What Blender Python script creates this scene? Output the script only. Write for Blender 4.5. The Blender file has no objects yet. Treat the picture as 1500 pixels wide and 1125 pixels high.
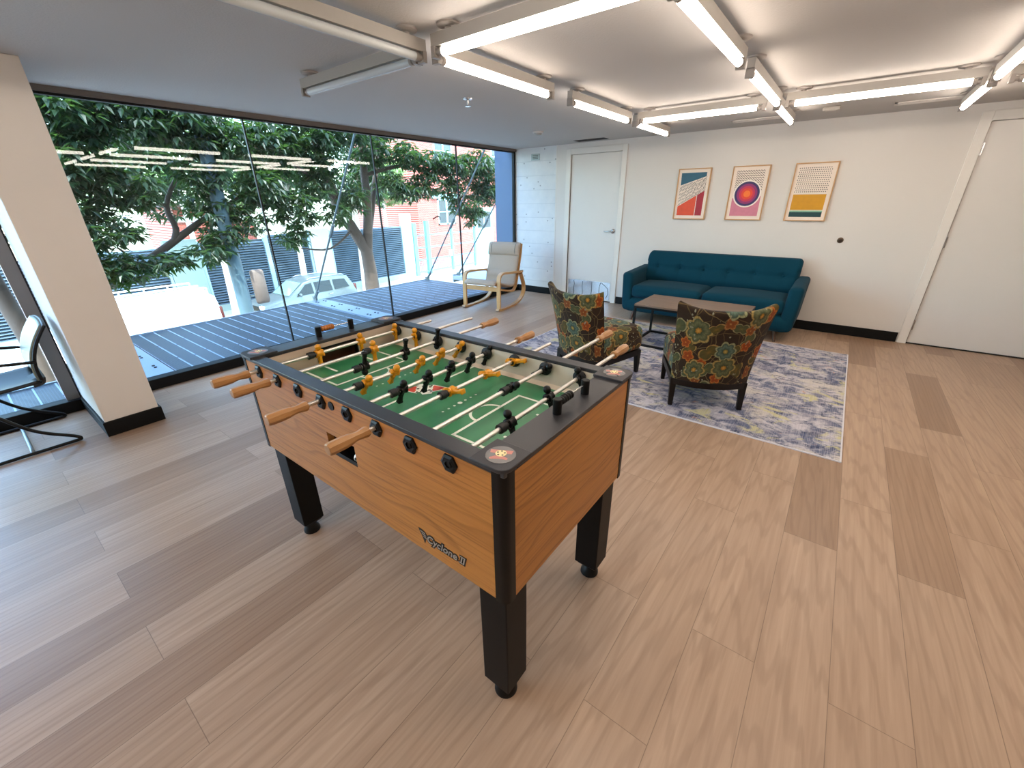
import bpy, bmesh, math, random
from mathutils import Vector, Matrix, Euler
random.seed(7)
SC = bpy.context.scene
COL = SC.collection
PI = math.pi
R = math.radians

# ------------------------------------------------------------------ mesh builder
class MB:
    def __init__(s):
        s.v = []; s.f = []; s.m = []; s.uv = {}; s.mi = 0; s.T = None
    def add(s, vs, fs):
        b = len(s.v)
        for p in vs:
            p = Vector(p)
            if s.T is not None: p = s.T @ p
            s.v.append(p)
        for f in fs:
            s.f.append([b + i for i in f]); s.m.append(s.mi)
        return b
    def box(s, x0, x1, y0, y1, z0, z1):
        s.add([(x0,y0,z0),(x1,y0,z0),(x1,y1,z0),(x0,y1,z0),(x0,y0,z1),(x1,y0,z1),(x1,y1,z1),(x0,y1,z1)],
              [(3,2,1,0),(4,5,6,7),(0,1,5,4),(1,2,6,5),(2,3,7,6),(3,0,4,7)])
        return s
    def frustum(s, c0, s0, c1, s1):
        # four sided tapered post from centre c0 (size s0) to c1 (size s1)
        vs = []
        for c, (a, b) in ((c0, s0), (c1, s1)):
            for dx, dy in ((-1,-1),(1,-1),(1,1),(-1,1)):
                vs.append((c[0]+dx*a/2, c[1]+dy*b/2, c[2]))
        s.add(vs, [(3,2,1,0),(4,5,6,7),(0,1,5,4),(1,2,6,5),(2,3,7,6),(3,0,4,7)])
        return s
    def prism(s, poly, axis, a, b):
        # poly: 2D points (counter-clockwise), extruded along axis from a to b
        def P(p, t):
            if axis == 'z': return (p[0], p[1], t)
            if axis == 'y': return (p[0], t, p[1])
            return (t, p[0], p[1])
        n = len(poly)
        vs = [P(p, a) for p in poly] + [P(p, b) for p in poly]
        fs = [tuple(range(n-1, -1, -1)), tuple(range(n, 2*n))]
        for i in range(n):
            j = (i+1) % n; fs.append((i, j, n+j, n+i))
        s.add(vs, fs); return s
    def tube(s, path, r, seg=10, cap=True, closed=False, ell=None):
        path = [Vector(p) for p in path]; n = len(path)
        rs = r if isinstance(r, (list, tuple)) else [r]*n
        vs = []; fs = []
        prev = None
        for i, p in enumerate(path):
            if closed: t = path[(i+1) % n] - path[i-1]
            elif i == 0: t = path[1] - p
            elif i == n-1: t = p - path[i-1]
            else: t = (path[i+1]-p).normalized() + (p-path[i-1]).normalized()
            t.normalize()
            if prev is None:
                up = Vector((0,0,1)) if abs(t.z) < .95 else Vector((1,0,0))
                n1 = t.cross(up).normalized()
            else:
                n1 = (prev - t*prev.dot(t)).normalized()
            prev = n1; n2 = t.cross(n1)
            for k in range(seg):
                a = 2*PI*k/seg
                vs.append(p + n1*math.cos(a)*rs[i] + n2*math.sin(a)*rs[i]*(ell or 1))
        m = n if closed else n-1
        for i in range(m):
            for k in range(seg):
                a = i*seg+k; b = i*seg+(k+1) % seg; j = (i+1) % n
                c = j*seg+(k+1) % seg; d = j*seg+k
                fs.append((a, b, c, d))
        if cap and not closed:
            fs.append(tuple(range(seg-1, -1, -1))); fs.append(tuple((n-1)*seg+k for k in range(seg)))
        s.add(vs, fs); return s
    def lathe(s, prof, axis='z', o=(0,0,0), seg=24, ph=0, cap=True):
        # prof: (radius, height) along axis
        vs = []; fs = []
        for r, h in prof:
            for k in range(seg):
                a = 2*PI*k/seg + ph
                u, w = r*math.cos(a), r*math.sin(a)
                if axis == 'z': q = (u, w, h)
                elif axis == 'y': q = (w, h, u)
                else: q = (h, u, w)
                vs.append((o[0]+q[0], o[1]+q[1], o[2]+q[2]))
        n = len(prof)
        for i in range(n-1):
            for k in range(seg):
                fs.append((i*seg+k, i*seg+(k+1) % seg, (i+1)*seg+(k+1) % seg, (i+1)*seg+k))
        if cap:
            fs.append(tuple(range(seg-1, -1, -1))); fs.append(tuple((n-1)*seg+k for k in range(seg)))
        s.add(vs, fs); return s
    def rbox(s, c, size, r, k=3, n=4, fn=None):
        # rounded box with subdivided faces; fn deforms the unit-centred point
        h = [a/2 for a in size]
        def axis(i):
            rr = min(r, h[i]*.999)
            e = [rr*(1-math.cos(PI/2*j/k)) if False else rr*j/k for j in range(k+1)]
            lo = [-h[i]+t for t in e]; hi = [h[i]-t for t in reversed(e)]
            mid = [lo[-1]+(hi[0]-lo[-1])*j/n for j in range(1, n)] if hi[0]-lo[-1] > 1e-6 else []
            if hi[0]-lo[-1] <= 1e-6: hi = hi[1:]
            return lo+mid+hi
        A = [axis(i) for i in range(3)]
        def proj(p):
            q = [max(-(h[i]-min(r,h[i])), min(h[i]-min(r,h[i]), p[i])) for i in range(3)]
            d = Vector([p[i]-q[i] for i in range(3)])
            if d.length > 1e-9:
                # distribute evenly round the edge
                d = Vector([math.sin(max(-1, min(1, t/r))*PI/2) if abs(t) < r*.9999 else math.copysign(1, t) for t in d])
                if d.length > 1e-9:
                    m = max(abs(t) for t in d)
                    d = d.normalized()*r
            o = Vector(q)+d
            if fn: o = Vector(fn(*o))
            return (o[0]+c[0], o[1]+c[1], o[2]+c[2])
        for ax in range(3):
            a, b = (ax+1) % 3, (ax+2) % 3
            for sg in (-1, 1):
                U, W = A[a], A[b]
                vs = []
                for u in U:
                    for w in W:
                        p = [0,0,0]; p[ax] = sg*h[ax]; p[a] = u; p[b] = w
                        vs.append(proj(p))
                fs = []
                m = len(W)
                for i in range(len(U)-1):
                    for j in range(m-1):
                        q = (i*m+j, (i+1)*m+j, (i+1)*m+j+1, i*m+j+1)
                        fs.append(q if sg > 0 else q[::-1])
                s.add(vs, fs)
        return s
    def band(s, path, x0, x1, t):
        # flat bent-wood strip: path in (y, z), between x0 and x1, thickness t
        n = len(path); L = []; Rr = []
        for i, p in enumerate(path):
            a = path[max(0, i-1)]; b = path[min(n-1, i+1)]
            d = Vector((b[0]-a[0], b[1]-a[1])).normalized(); nn = Vector((-d[1], d[0]))*t/2
            L.append((p[0]+nn[0], p[1]+nn[1])); Rr.append((p[0]-nn[0], p[1]-nn[1]))
        vs = []
        for i in range(n):
            vs += [(x0,)+L[i], (x1,)+L[i], (x1,)+Rr[i], (x0,)+Rr[i]]
        fs = [(0,1,2,3), (4*n-1,4*n-2,4*n-3,4*n-4)]
        for i in range(n-1):
            for k in range(4):
                a = 4*i+k; b = 4*i+(k+1) % 4
                fs.append((b, a, a+4, b+4))
        s.add(vs, fs); return s
    def ball(s, c, r, seg=12, ring=8, sc=(1,1,1)):
        prof = [(max(1e-4, math.sin(PI*i/ring)), -math.cos(PI*i/ring)) for i in range(ring+1)]
        vs = []; fs = []
        for pr, ph in prof:
            for k in range(seg):
                a = 2*PI*k/seg
                vs.append((c[0]+r*sc[0]*pr*math.cos(a), c[1]+r*sc[1]*pr*math.sin(a), c[2]+r*sc[2]*ph))
        for i in range(ring):
            for k in range(seg):
                fs.append((i*seg+k, i*seg+(k+1) % seg, (i+1)*seg+(k+1) % seg, (i+1)*seg+k))
        s.add(vs, fs); return s
    def flat(s, poly, z=0, axis='z'):
        vs = []
        for p in poly:
            vs.append((p[0], p[1], z) if axis == 'z' else ((p[0], z, p[1]) if axis == 'y' else (z, p[0], p[1])))
        s.add(vs, [tuple(range(len(poly)))]); return s
    def ring(s, c, r0, r1, z, a0=0, a1=2*PI, seg=40):
        vs = []; fs = []
        for i in range(seg+1):
            a = a0+(a1-a0)*i/seg
            vs += [(c[0]+r0*math.cos(a), c[1]+r0*math.sin(a), z), (c[0]+r1*math.cos(a), c[1]+r1*math.sin(a), z)]
        for i in range(seg): fs.append((2*i, 2*i+1, 2*i+3, 2*i+2))
        s.add(vs, fs); return s
    def grid(s, fn, nu, nv, uv=None):
        b = len(s.v); vs = []
        for i in range(nu+1):
            for j in range(nv+1):
                vs.append(fn(i/nu, j/nv))
                if uv: s.uv[b+i*(nv+1)+j] = uv(i/nu, j/nv)
        fs = []
        m = nv+1
        for i in range(nu):
            for j in range(nv):
                fs.append((i*m+j, (i+1)*m+j, (i+1)*m+j+1, i*m+j+1))
        s.add(vs, fs); return s

def mesh_of(name, mb, mats, weld=True, sharp=38, smooth=True):
    me = bpy.data.meshes.new(name)
    me.from_pydata([tuple(v) for v in mb.v], [], mb.f)
    for m in mats: me.materials.append(m)
    me.polygons.foreach_set('material_index', mb.m)
    if mb.uv:
        l = me.uv_layers.new(name='UVMap')
        for lp in me.loops:
            l.data[lp.index].uv = mb.uv.get(lp.vertex_index, (0,0))
    if weld:
        bm = bmesh.new(); bm.from_mesh(me)
        bmesh.ops.remove_doubles(bm, verts=bm.verts, dist=2e-5)
        bmesh.ops.recalc_face_normals(bm, faces=bm.faces)
        bm.to_mesh(me); bm.free()
    if smooth:
        me.polygons.foreach_set('use_smooth', [True]*len(me.polygons))
        me.set_sharp_from_angle(angle=R(sharp))
    return me

def obj(name, mb, mats, parent=None, bevel=0, sub=0, label=None, **k):
    if not isinstance(mats, (list, tuple)): mats = [mats]
    me = mb if isinstance(mb, bpy.types.Mesh) else mesh_of(name, mb, mats, **k)
    o = bpy.data.objects.new(name, me); COL.objects.link(o)
    if parent: o.parent = parent
    if bevel:
        b = o.modifiers.new('edge', 'BEVEL'); b.width = bevel; b.segments = 2; b.limit_method = 'ANGLE'; b.angle_limit = R(40)
        b.harden_normals = False
    if sub:
        u = o.modifiers.new('round', 'SUBSURF'); u.levels = sub; u.render_levels = sub
    if label: o['label'] = label
    return o
def tag(o, label, cat, group=None, kind=None):
    o['label'] = label; o['category'] = cat
    if group: o['group'] = group
    if kind: o['kind'] = kind
    return o
def thing(name, label, cat, loc=(0,0,0), rz=0, group=None):
    o = bpy.data.objects.new(name, None); COL.objects.link(o)
    o.empty_display_size = .1
    o.location = loc; o.rotation_euler = (0,0,R(rz))
    return tag(o, label, cat, group)
def struct(name, mb, mats, parent=None, **k):
    o = obj(name, mb, mats, parent, **k)
    if not parent: o['kind'] = 'structure'
    return o
def dup(root, loc, rz=0, label=None):
    r = root.copy(); COL.objects.link(r); r.location = loc; r.rotation_euler = (0,0,R(rz))
    if label: r['label'] = label
    def kids(a, b):
        for ch in list(a.children):
            c = ch.copy(); COL.objects.link(c); c.parent = b; kids(ch, c)
    kids(root, r)
    return r

# ------------------------------------------------------------------ materials
class NT:
    def __init__(s, name):
        s.m = bpy.data.materials.new(name); s.m.use_nodes = True
        s.t = s.m.node_tree; s.t.nodes.clear()
        s.out = s.n('ShaderNodeOutputMaterial')
    def n(s, typ, **kw):
        x = s.t.nodes.new(typ)
        for k, v in kw.items(): setattr(x, k, v)
        return x
    def l(s, a, b): s.t.links.new(a, b)
    def put(s, sock, v):
        if v is None: return
        if hasattr(v, 'is_output') or isinstance(v, bpy.types.NodeSocket): s.l(v, sock)
        else: sock.default_value = v
    def math(s, op, a, b=None, c=None, clamp=False):
        x = s.n('ShaderNodeMath', operation=op, use_clamp=clamp)
        s.put(x.inputs[0], a); s.put(x.inputs[1], b)
        if c is not None: s.put(x.inputs[2], c)
        return x.outputs[0]
    def vmath(s, op, a, b=None):
        x = s.n('ShaderNodeVectorMath', operation=op)
        s.put(x.inputs[0], a); s.put(x.inputs[1], b)
        return x.outputs['Value'] if op in ('LENGTH', 'DOT_PRODUCT', 'DISTANCE') else x.outputs[0]
    def obj(s): return s.n('ShaderNodeTexCoord').outputs['Object']
    def uv(s): return s.n('ShaderNodeTexCoord').outputs['UV']
    def map(s, vec, scale=(1,1,1), loc=(0,0,0), rot=(0,0,0)):
        x = s.n('ShaderNodeMapping'); s.l(vec, x.inputs[0])
        x.inputs['Scale'].default_value = scale; x.inputs['Location'].default_value = loc; x.inputs['Rotation'].default_value = rot
        return x.outputs[0]
    def noise(s, vec, scale=5, detail=3, rough=.55, dist=0, w=None):
        x = s.n('ShaderNodeTexNoise')
        if w is not None:
            x.noise_dimensions = '4D'; s.put(x.inputs['W'], w)
        if vec is not None: s.l(vec, x.inputs['Vector'])
        x.inputs['Scale'].default_value = scale; x.inputs['Detail'].default_value = detail
        x.inputs['Roughness'].default_value = rough; x.inputs['Distortion'].default_value = dist
        return x.outputs['Fac']
    def voro(s, vec, scale, feature='F1', dims='2D', rnd=1):
        x = s.n('ShaderNodeTexVoronoi', feature=feature, voronoi_dimensions=dims)
        s.l(vec, x.inputs['Vector']); x.inputs['Scale'].default_value = scale; x.inputs['Randomness'].default_value = rnd
        return x
    def ramp(s, fac, stops, interp='LINEAR'):
        x = s.n('ShaderNodeValToRGB'); x.color_ramp.interpolation = interp
        e = x.color_ramp.elements
        while len(e) < len(stops): e.new(.5)
        for el, (p, c) in zip(e, stops):
            el.position = p; el.color = tuple(c) + (1,) if len(c) == 3 else c
        s.put(x.inputs[0], fac); return x.outputs[0]
    def mix(s, fac, a, b, mode='MIX'):
        x = s.n('ShaderNodeMix', data_type='RGBA', blend_type=mode)
        s.put(x.inputs[0], fac)
        for i, v in ((6, a), (7, b)):
            if isinstance(v, (tuple, list)): v = tuple(v)[:3] + (1,)
            s.put(x.inputs[i], v)
        return x.outputs[2]
    def sep(s, vec):
        x = s.n('ShaderNodeSeparateXYZ'); s.l(vec, x.inputs[0]); return x.outputs
    def comb(s, a, b, c=0.):
        x = s.n('ShaderNodeCombineXYZ')
        for i, v in enumerate((a, b, c)): s.put(x.inputs[i], v)
        return x.outputs[0]
    def bump(s, h, strength=.2, dist=.01):
        x = s.n('ShaderNodeBump'); x.inputs['Strength'].default_value = strength; x.inputs['Distance'].default_value = dist
        s.l(h, x.inputs['Height']); return x.outputs[0]
    def bsdf(s, color, rough=.5, metal=0, spec=.5, normal=None, coat=0, emit=None, estr=0, sheen=0):
        x = s.n('ShaderNodeBsdfPrincipled')
        if isinstance(color, (tuple, list)): color = tuple(color)[:3] + (1,)
        s.put(x.inputs['Base Color'], color); s.put(x.inputs['Roughness'], rough); s.put(x.inputs['Metallic'], metal)
        x.inputs['Specular IOR Level'].default_value = spec
        if normal is not None: s.l(normal, x.inputs['Normal'])
        if coat: x.inputs['Coat Weight'].default_value = coat
        if sheen: x.inputs['Sheen Weight'].default_value = sheen
        if emit:
            x.inputs['Emission Color'].default_value = tuple(emit)+(1,); x.inputs['Emission Strength'].default_value = estr
        return x.outputs[0]
    def done(s, sh): s.l(sh, s.out.inputs[0]); return s.m

def hexc(h):
    h = h.lstrip('#'); c = [int(h[i:i+2], 16)/255 for i in (0,2,4)]
    return tuple(x/12.92 if x <= .04045 else ((x+.055)/1.055)**2.4 for x in c)

def plain(name, col, rough=.5, metal=0, spec=.5, var=.06, scale=6, bump=0, bscale=200, sheen=0):
    """one colour with a little natural unevenness and optional fine grain"""
    if isinstance(col, str): col = hexc(col)
    t = NT(name); o = t.obj()
    n = t.noise(o, scale, 3)
    c = t.mix(n, tuple(x*(1-var) for x in col), tuple(min(1, x*(1+var)) for x in col))
    nm = t.bump(t.noise(o, bscale, 2), bump, .002) if bump else None
    rg = t.math('MULTIPLY_ADD', n, .1, rough-.05)
    return t.done(t.bsdf(c, rg, metal, spec, nm, sheen=sheen))
# ------------------------------------------------------------------ surface materials
def m_floor():
    t = NT('oak vinyl planks'); o = t.obj()
    x, y, z = t.sep(o)[:3]
    v = t.comb(y, t.math('ADD', x, 6.086))          # boards run along y
    def brick(c1, c2, mort, ms):
        b = t.n('ShaderNodeTexBrick'); b.offset = .37; b.offset_frequency = 2; b.squash = 1
        t.l(v, b.inputs['Vector'])
        b.inputs['Color1'].default_value = c1; b.inputs['Color2'].default_value = c2; b.inputs['Mortar'].default_value = mort
        b.inputs['Scale'].default_value = 1; b.inputs['Mortar Size'].default_value = ms; b.inputs['Mortar Smooth'].default_value = .1
        b.inputs['Brick Width'].default_value = 1.22; b.inputs['Row Height'].default_value = .206
        return b
    b = brick((0,0,0,1), (1,1,1,1), (.5,.5,.5,1), 0.0)
    rnd = b.outputs['Color']
    j = brick((0,0,0,1), (0,0,0,1), (1,1,1,1), .0012).outputs['Fac']
    w = t.math('MULTIPLY', rnd, 40.)
    g = t.noise(t.map(o, (42, 1.6, 1)), 1, 5, .6, .6, w)
    big = t.noise(t.map(o, (7, .7, 1)), 1, 2, .5, .8, w)
    wv = t.n('ShaderNodeTexWave', wave_type='RINGS', rings_direction='SPHERICAL')
    t.l(t.map(t.vmath('ADD', o, t.comb(0., w, 0.)), (9, .55, 1)), wv.inputs['Vector'])
    wv.inputs['Scale'].default_value = 1.6; wv.inputs['Distortion'].default_value = 7; wv.inputs['Detail'].default_value = 2
    wv.inputs['Detail Scale'].default_value = 1.2
    a = t.mix(t.ramp(g, [(.25, (0,0,0)), (.75, (1,1,1))]), hexc('#a48871'), hexc('#c1a68d'))
    a = t.mix(t.ramp(wv.outputs['Fac'], [(.72, (0,0,0)), (.95, (.22,.22,.22))]), a, hexc('#806450'))
    a = t.mix(t.ramp(big, [(.42, (0,0,0)), (.72, (.3,.3,.3))]), a, hexc('#9a7d66'))
    tone = t.ramp(rnd, [(0, hexc('#d0c7c0')), (.12, hexc('#ded6cf')), (.26, (.95,.94,.925)), (.6, (.97,.965,.96)), (1, (1,1,1))])
    a = t.mix(.85, a, tone, 'MULTIPLY')
    a = t.mix(t.math('MULTIPLY', j, .55), a, hexc('#5a4636'))
    nm = t.bump(t.math('SUBTRACT', t.math('MULTIPLY', g, .3), j), .12, .002)
    return t.done(t.bsdf(a, t.math('MULTIPLY_ADD', g, .14, .30), 0, .45, nm))
M_FLOOR = m_floor()

def m_wall(name, col, br=.1):
    t = NT(name); o = t.obj()
    n = t.noise(o, 1.3, 3); f = t.noise(o, 90, 3)
    c = t.mix(n, tuple(v*.95 for v in hexc(col)), hexc(col))
    return t.done(t.bsdf(c, .75, 0, .25, t.bump(f, br, .003)))
M_WALL = m_wall('white wall paint', '#ddd8d2')
M_CEIL = m_wall('stippled white ceiling paint', '#bfbbb7', .45)
M_PILLAR = None
def m_block():
    t = NT('white painted block wall'); o = t.obj()
    x, y, z = t.sep(o)[:3]
    b = t.n('ShaderNodeTexBrick'); b.offset = .5
    t.l(t.comb(x, z), b.inputs['Vector'])
    b.inputs['Scale'].default_value = 1; b.inputs['Mortar Size'].default_value = .006; b.inputs['Mortar Smooth'].default_value = .6
    b.inputs['Brick Width'].default_value = 3.; b.inputs['Row Height'].default_value = .2
    vo = t.voro(t.comb(x, z), 4.2, 'F1', '2D')
    hole = t.math('LESS_THAN', vo.outputs['Distance'], .045)
    c = t.mix(t.noise(o, 9, 4), hexc('#cfd2d4'), hexc('#e4e4e2'))
    c = t.mix(t.math('MULTIPLY', b.outputs['Fac'], .22), c, hexc('#8c9298'))
    c = t.mix(t.math('MULTIPLY', hole, .65), c, hexc('#6d6d70'))
    h = t.math('ADD', t.math('MULTIPLY', b.outputs['Fac'], -1.), t.math('MULTIPLY', t.noise(o, 60, 3), .35))
    return t.done(t.bsdf(c, .7, 0, .3, t.bump(h, .35, .006)))
M_BLOCK = m_block()
def m_pillar():
    t = NT('painted concrete'); o = t.obj()
    vo = t.voro(o, 5.5, 'F1', '3D')
    hole = t.math('LESS_THAN', vo.outputs['Distance'], .09)
    keep = t.math('GREATER_THAN', t.sep(vo.outputs['Color'])[0], .62)
    c = t.mix(t.noise(o, 2, 4), hexc('#d8d0c8'), hexc('#e2dcd6'))
    c = t.mix(t.math('MULTIPLY', t.math('MULTIPLY', hole, keep), .7), c, hexc('#6b5d55'))
    return t.done(t.bsdf(c, .65, 0, .3, t.bump(t.noise(o, 25, 4), .12, .004)))
M_PILLAR = m_pillar()
M_DOOR = plain('white door paint', '#d9d5d0', .45, var=.02)
M_CASING = plain('cream casing paint', '#e0dbd4', .45, var=.02)
M_BASE = plain('black rubber base', '#050506', .6, 0, .25, var=.1)
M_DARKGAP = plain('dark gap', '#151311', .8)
M_CHROME = plain('brushed steel', '#b9b9ba', .25, 1, var=.05)
M_STEEL = plain('satin steel', '#c9c6c2', .22, 1, var=.04)
M_HEAD = plain('bronze window head', '#6f665f', .5, .2, var=.05)
M_FRAME = plain('grey aluminium frame', '#7c7470', .45, .3, var=.05)
M_BLACK = plain('black satin plastic', '#050506', .45, 0, .3, var=.1)
M_BLACKMETAL = plain('black painted steel', '#040405', .45, 0, .3, var=.1)
M_HOUSING = plain('white enamel housing', '#a8a39c', .5, var=.02)
M_GREYPL = plain('grey lampholder plastic', '#9b948e', .5, var=.05)
M_VENT = plain('white grille enamel', '#cfc9c3', .5, var=.02)
M_VENTD = plain('dark grille opening', '#2b2927', .7)

def m_glass():
    t = NT('clear window glass')
    g = t.n('ShaderNodeNewGeometry')
    d = t.math('ABSOLUTE', t.vmath('DOT_PRODUCT', g.outputs['Incoming'], g.outputs['Normal']))
    f = t.math('POWER', t.math('SUBTRACT', 1., d, clamp=True), 5.)
    f = t.math('MULTIPLY_ADD', f, .9, .022, clamp=True)
    tr = t.n('ShaderNodeBsdfTransparent'); tr.inputs[0].default_value = (.86,.955,.965,1)
    gl = t.n('ShaderNodeBsdfGlossy'); gl.inputs['Roughness'].default_value = 0.0
    mx = t.n('ShaderNodeMixShader'); t.l(f, mx.inputs[0]); t.l(tr.outputs[0], mx.inputs[1]); t.l(gl.outputs[0], mx.inputs[2])
    return t.done(mx.outputs[0])
M_GLASS = m_glass()
TUBE_COL = (1., .86, .735); TUBE_E = 15.5
def m_tube():
    t = NT('lit fluorescent tube')
    e = t.n('ShaderNodeEmission'); e.inputs[0].default_value = TUBE_COL+(1,); e.inputs[1].default_value = TUBE_E
    return t.done(e.outputs[0])
TUBE_COL = (1., .86, .735); TUBE_E = 15.5
M_TUBE = m_tube()
M_TUBEOFF = plain('unlit tube glass', '#c9ced0', .2, var=.02)

# ------------------------------------------------------------------ room shell
XW, YB, ZC = -4.48, 5.958, 2.187
XR, YR = 3.6, -3.2
struct('floor', MB().box(-4.62, XR, YR, YB+.15, -.2, 0), M_FLOOR, smooth=False)
struct('ceiling', MB().box(-4.62, XR+.2, YR-.2, YB+.2, ZC, ZC+.25), M_CEIL, smooth=False)
struct('roof', MB().box(-4.6, 9, -9, 15, ZC+.25, 5.7), M_WALL, smooth=False)  # unseen upper mass, added so the sun stays off the canopy
struct('wall_right', MB().box(XR, XR+.15, YR, YB+.15, 0, ZC), M_WALL, smooth=False)
struct('wall_rear', MB().box(-4.62, XR, YR-.15, YR, 0, ZC), M_WALL, smooth=False)
# back wall: painted board with two door openings, and the block wall beside the window
D1 = (-3.44, -2.655); D2 = (.775, 1.66); DH = 2.047
b = MB()
for x0, x1, z0 in ((-3.68, D1[0]-.005, 0), (D1[0]-.005, D1[1]+.005, DH), (D1[1]+.005, D2[0]-.005, 0), (D2[0]-.005, D2[1]+.005, DH), (D2[1]+.005, XR, 0)):
    b.box(x0, x1, YB, YB+.15, z0, ZC)
struct('wall_back', b, M_WALL, smooth=False)
struct('wall_block', MB().box(-4.50, -3.695, YB+.012, YB+.15, 0, ZC), M_BLOCK, smooth=False)
struct('wall_corner', MB().box(-3.695, -3.68, YB-.004, YB+.15, 0, ZC), M_CASING, smooth=False)
# skirting
def skirt(n, x0, x1, y0, y1): struct('baseboard_%s' % n, MB().box(x0, x1, y0, y1, 0, .105), M_BASE, bevel=.003, smooth=False)
skirt('block', -4.42, -3.70, YB-.002, YB+.012)
skirt('back', D1[1]+.085, D2[0]-.085, YB-.014, YB)
skirt('right', XR-.014, XR, YR, YB)
skirt('far', D2[1]+.085, XR-.014, YB-.014, YB)
# doors
def door(n, x0, x1, knob, hinges, kick):
    d = struct('door_%d' % n, MB().box(x0+.004, x1-.004, YB+.012, YB+.055, .012, DH-.004), M_DOOR, smooth=False)
    b = MB(); w = .075; y0 = YB-.016
    b.box(x0-w, x0, y0, YB, 0, DH+w); b.box(x1, x1+w, y0, YB, 0, DH+w); b.box(x0, x1, y0, YB, DH, DH+w)
    obj('door_frame', b, M_CASING, d, bevel=.004, smooth=False)
    b = MB()
    b.box(x0-.004, x0+.004, YB, YB+.02, 0, DH); b.box(x1-.004, x1+.004, YB, YB+.02, 0, DH); b.box(x0, x1, YB+.06, YB+.1, 0, DH); b.box(x0, x1, YB+.0, YB+.05, 0, .012)
    obj('door_gap', b, M_DARKGAP, d, smooth=False)
    if knob is not None:
        kx, kz = knob
        h = MB(); h.lathe([(.001, YB+.013), (.031, YB+.013), (.031, YB+.002), (.024, YB-.004), (.011, YB-.006), (.011, YB-.045), (.001, YB-.045)], 'y', (kx, 0, kz))
        h.tube([(kx, YB-.043, kz), (kx-.03, YB-.048, kz), (kx-.075, YB-.046, kz-.004), (kx-.118, YB-.04, kz-.002)], [.012, .011, .009, .007], 10)
        obj('door_handle', h, M_CHROME, d)
    for hz in hinges:
        h = MB(); h.lathe([(.006, hz-.055), (.006, hz+.055)], 'z', (x0+.001, YB-.004, 0), 10); h.box(x0-.002, x0+.016, YB+.004, YB+.012, hz-.05, hz+.05)
        obj('hinge', h, M_CHROME, d)
    if kick:
        obj('kick_plate', MB().box(x0+.03, x1-.03, YB+.009, YB+.012, .03, .29), plain('scuffed steel plate', '#b6b4b6', .16, 1, var=.1), d, smooth=False)
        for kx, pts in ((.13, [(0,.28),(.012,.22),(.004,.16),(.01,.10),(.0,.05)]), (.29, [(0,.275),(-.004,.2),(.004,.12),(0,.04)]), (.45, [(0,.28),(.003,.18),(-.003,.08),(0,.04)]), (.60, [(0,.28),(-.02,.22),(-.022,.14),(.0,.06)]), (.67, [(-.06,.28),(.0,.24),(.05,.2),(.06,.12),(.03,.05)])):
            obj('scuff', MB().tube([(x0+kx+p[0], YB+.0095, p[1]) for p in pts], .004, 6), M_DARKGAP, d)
    return d
door(1, D1[0], D1[1], (D1[1]-.055, 1.03), (), True)
door(2, D2[0], D2[1], None, (1.83, 1.03, .2), False)

# window wall -----------------------------------------------------------
def pane(n, y0, y1): struct('window_%d' % n, MB().box(XW-.006, XW+.006, y0, y1, .06, 2.155), M_GLASS, smooth=False)
MU = [.62, 1.975, 3.300, 4.648, 5.93]
for i in range(4): pane(i+1, MU[i]+.004, MU[i+1]-.004)
pane(5, -1.35, .2); pane(6, -3.15, -1.41)
b = MB()
for y in MU[1:4]: b.box(XW-.010, XW+.012, y-.006, y+.006, .05, 2.16)
b.box(XW-.02, XW+.02, 5.925, 5.965, 0, ZC); b.box(XW-.03, XW+.024, .278, .2868, .09, 2.15)
struct('trim_1', b, M_BLACK, smooth=False)
struct('trim_2', MB().box(XW-.05, XW+.045, YR, YB, 2.15, ZC), M_HEAD, smooth=False)
struct('trim_3', MB().box(XW-.05, XW+.06, YR, YB, 0, .09), M_BASE, bevel=.004, smooth=False)
struct('trim_4', MB().box(XW-.05, XW+.022, .205, .284, .09, 2.15).box(XW-.05, XW+.02, .58, .63, .09, 2.15).box(XW-.05, XW+.02, -1.41, -1.35, .09, 2.15), M_FRAME, smooth=False)
struct('trim_5', MB().box(XW-.02, XW+.03, YR, .2, 2.13, 2.15).box(XW-.02, XW+.026, .62, YB-.03, 2.135, 2.15), M_BLACK, smooth=False)
# pillar standing in front of the glass
struct('wall_pillar', MB().box(-4.42, -3.722, .287, .585, 0, ZC), M_PILLAR, bevel=.004, smooth=False)
struct('baseboard_pillar', MB().box(-4.42, -3.708, .273, .599, 0, .105), M_BASE, bevel=.003, smooth=False)

# ------------------------------------------------------------------ ceiling fittings
def light(label, axis, p, a, b, on=True):
    """strip light along axis ('x' or 'y') at cross position p, from a to b"""
    L = b-a; c = (a+b)/2
    t = thing('ceiling_light', label, 'light', (c, p, ZC) if axis == 'x' else (p, c, ZC), 0 if axis == 'x' else 90, 'fluorescent strip lights under the ceiling')
    h = L/2
    body = MB().prism([(-.020, -.024), (.020, -.024), (.020, -.074), (-.020, -.074)], 'x', -h, h)
    obj('housing', body, M_HOUSING, t, smooth=False)
    obj('lamp_tube', MB().lathe([(.019, -h+.045), (.019, h-.045)], 'x', (0, 0, -.0945), 12), M_TUBE if on else M_TUBEOFF, t)
    for s in (-1, 1):
        e = MB().lathe([(.0195, s*(h-.06)), (.0195, s*(h-.043)), (.014, s*(h-.04)), (.014, s*(h-.015))], 'x', (0, 0, -.0945), 12)
        e.box(min(s*(h-.022), s*h), max(s*(h-.022), s*h), -.022, .022, -.116, -.070)
        obj('lampholder', e, M_GREYPL, t)
    for s in (-1, 1):
        r = MB().lathe([(.052, 0), (.052, -.008), (.046, -.012), (.016, -.014), (.016, -.027), (.001, -.027)], 'z', (s*(h-.1), .0, 0), 20)
        obj('mounting_ring', r, M_GREYPL, t)
    return t
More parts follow.
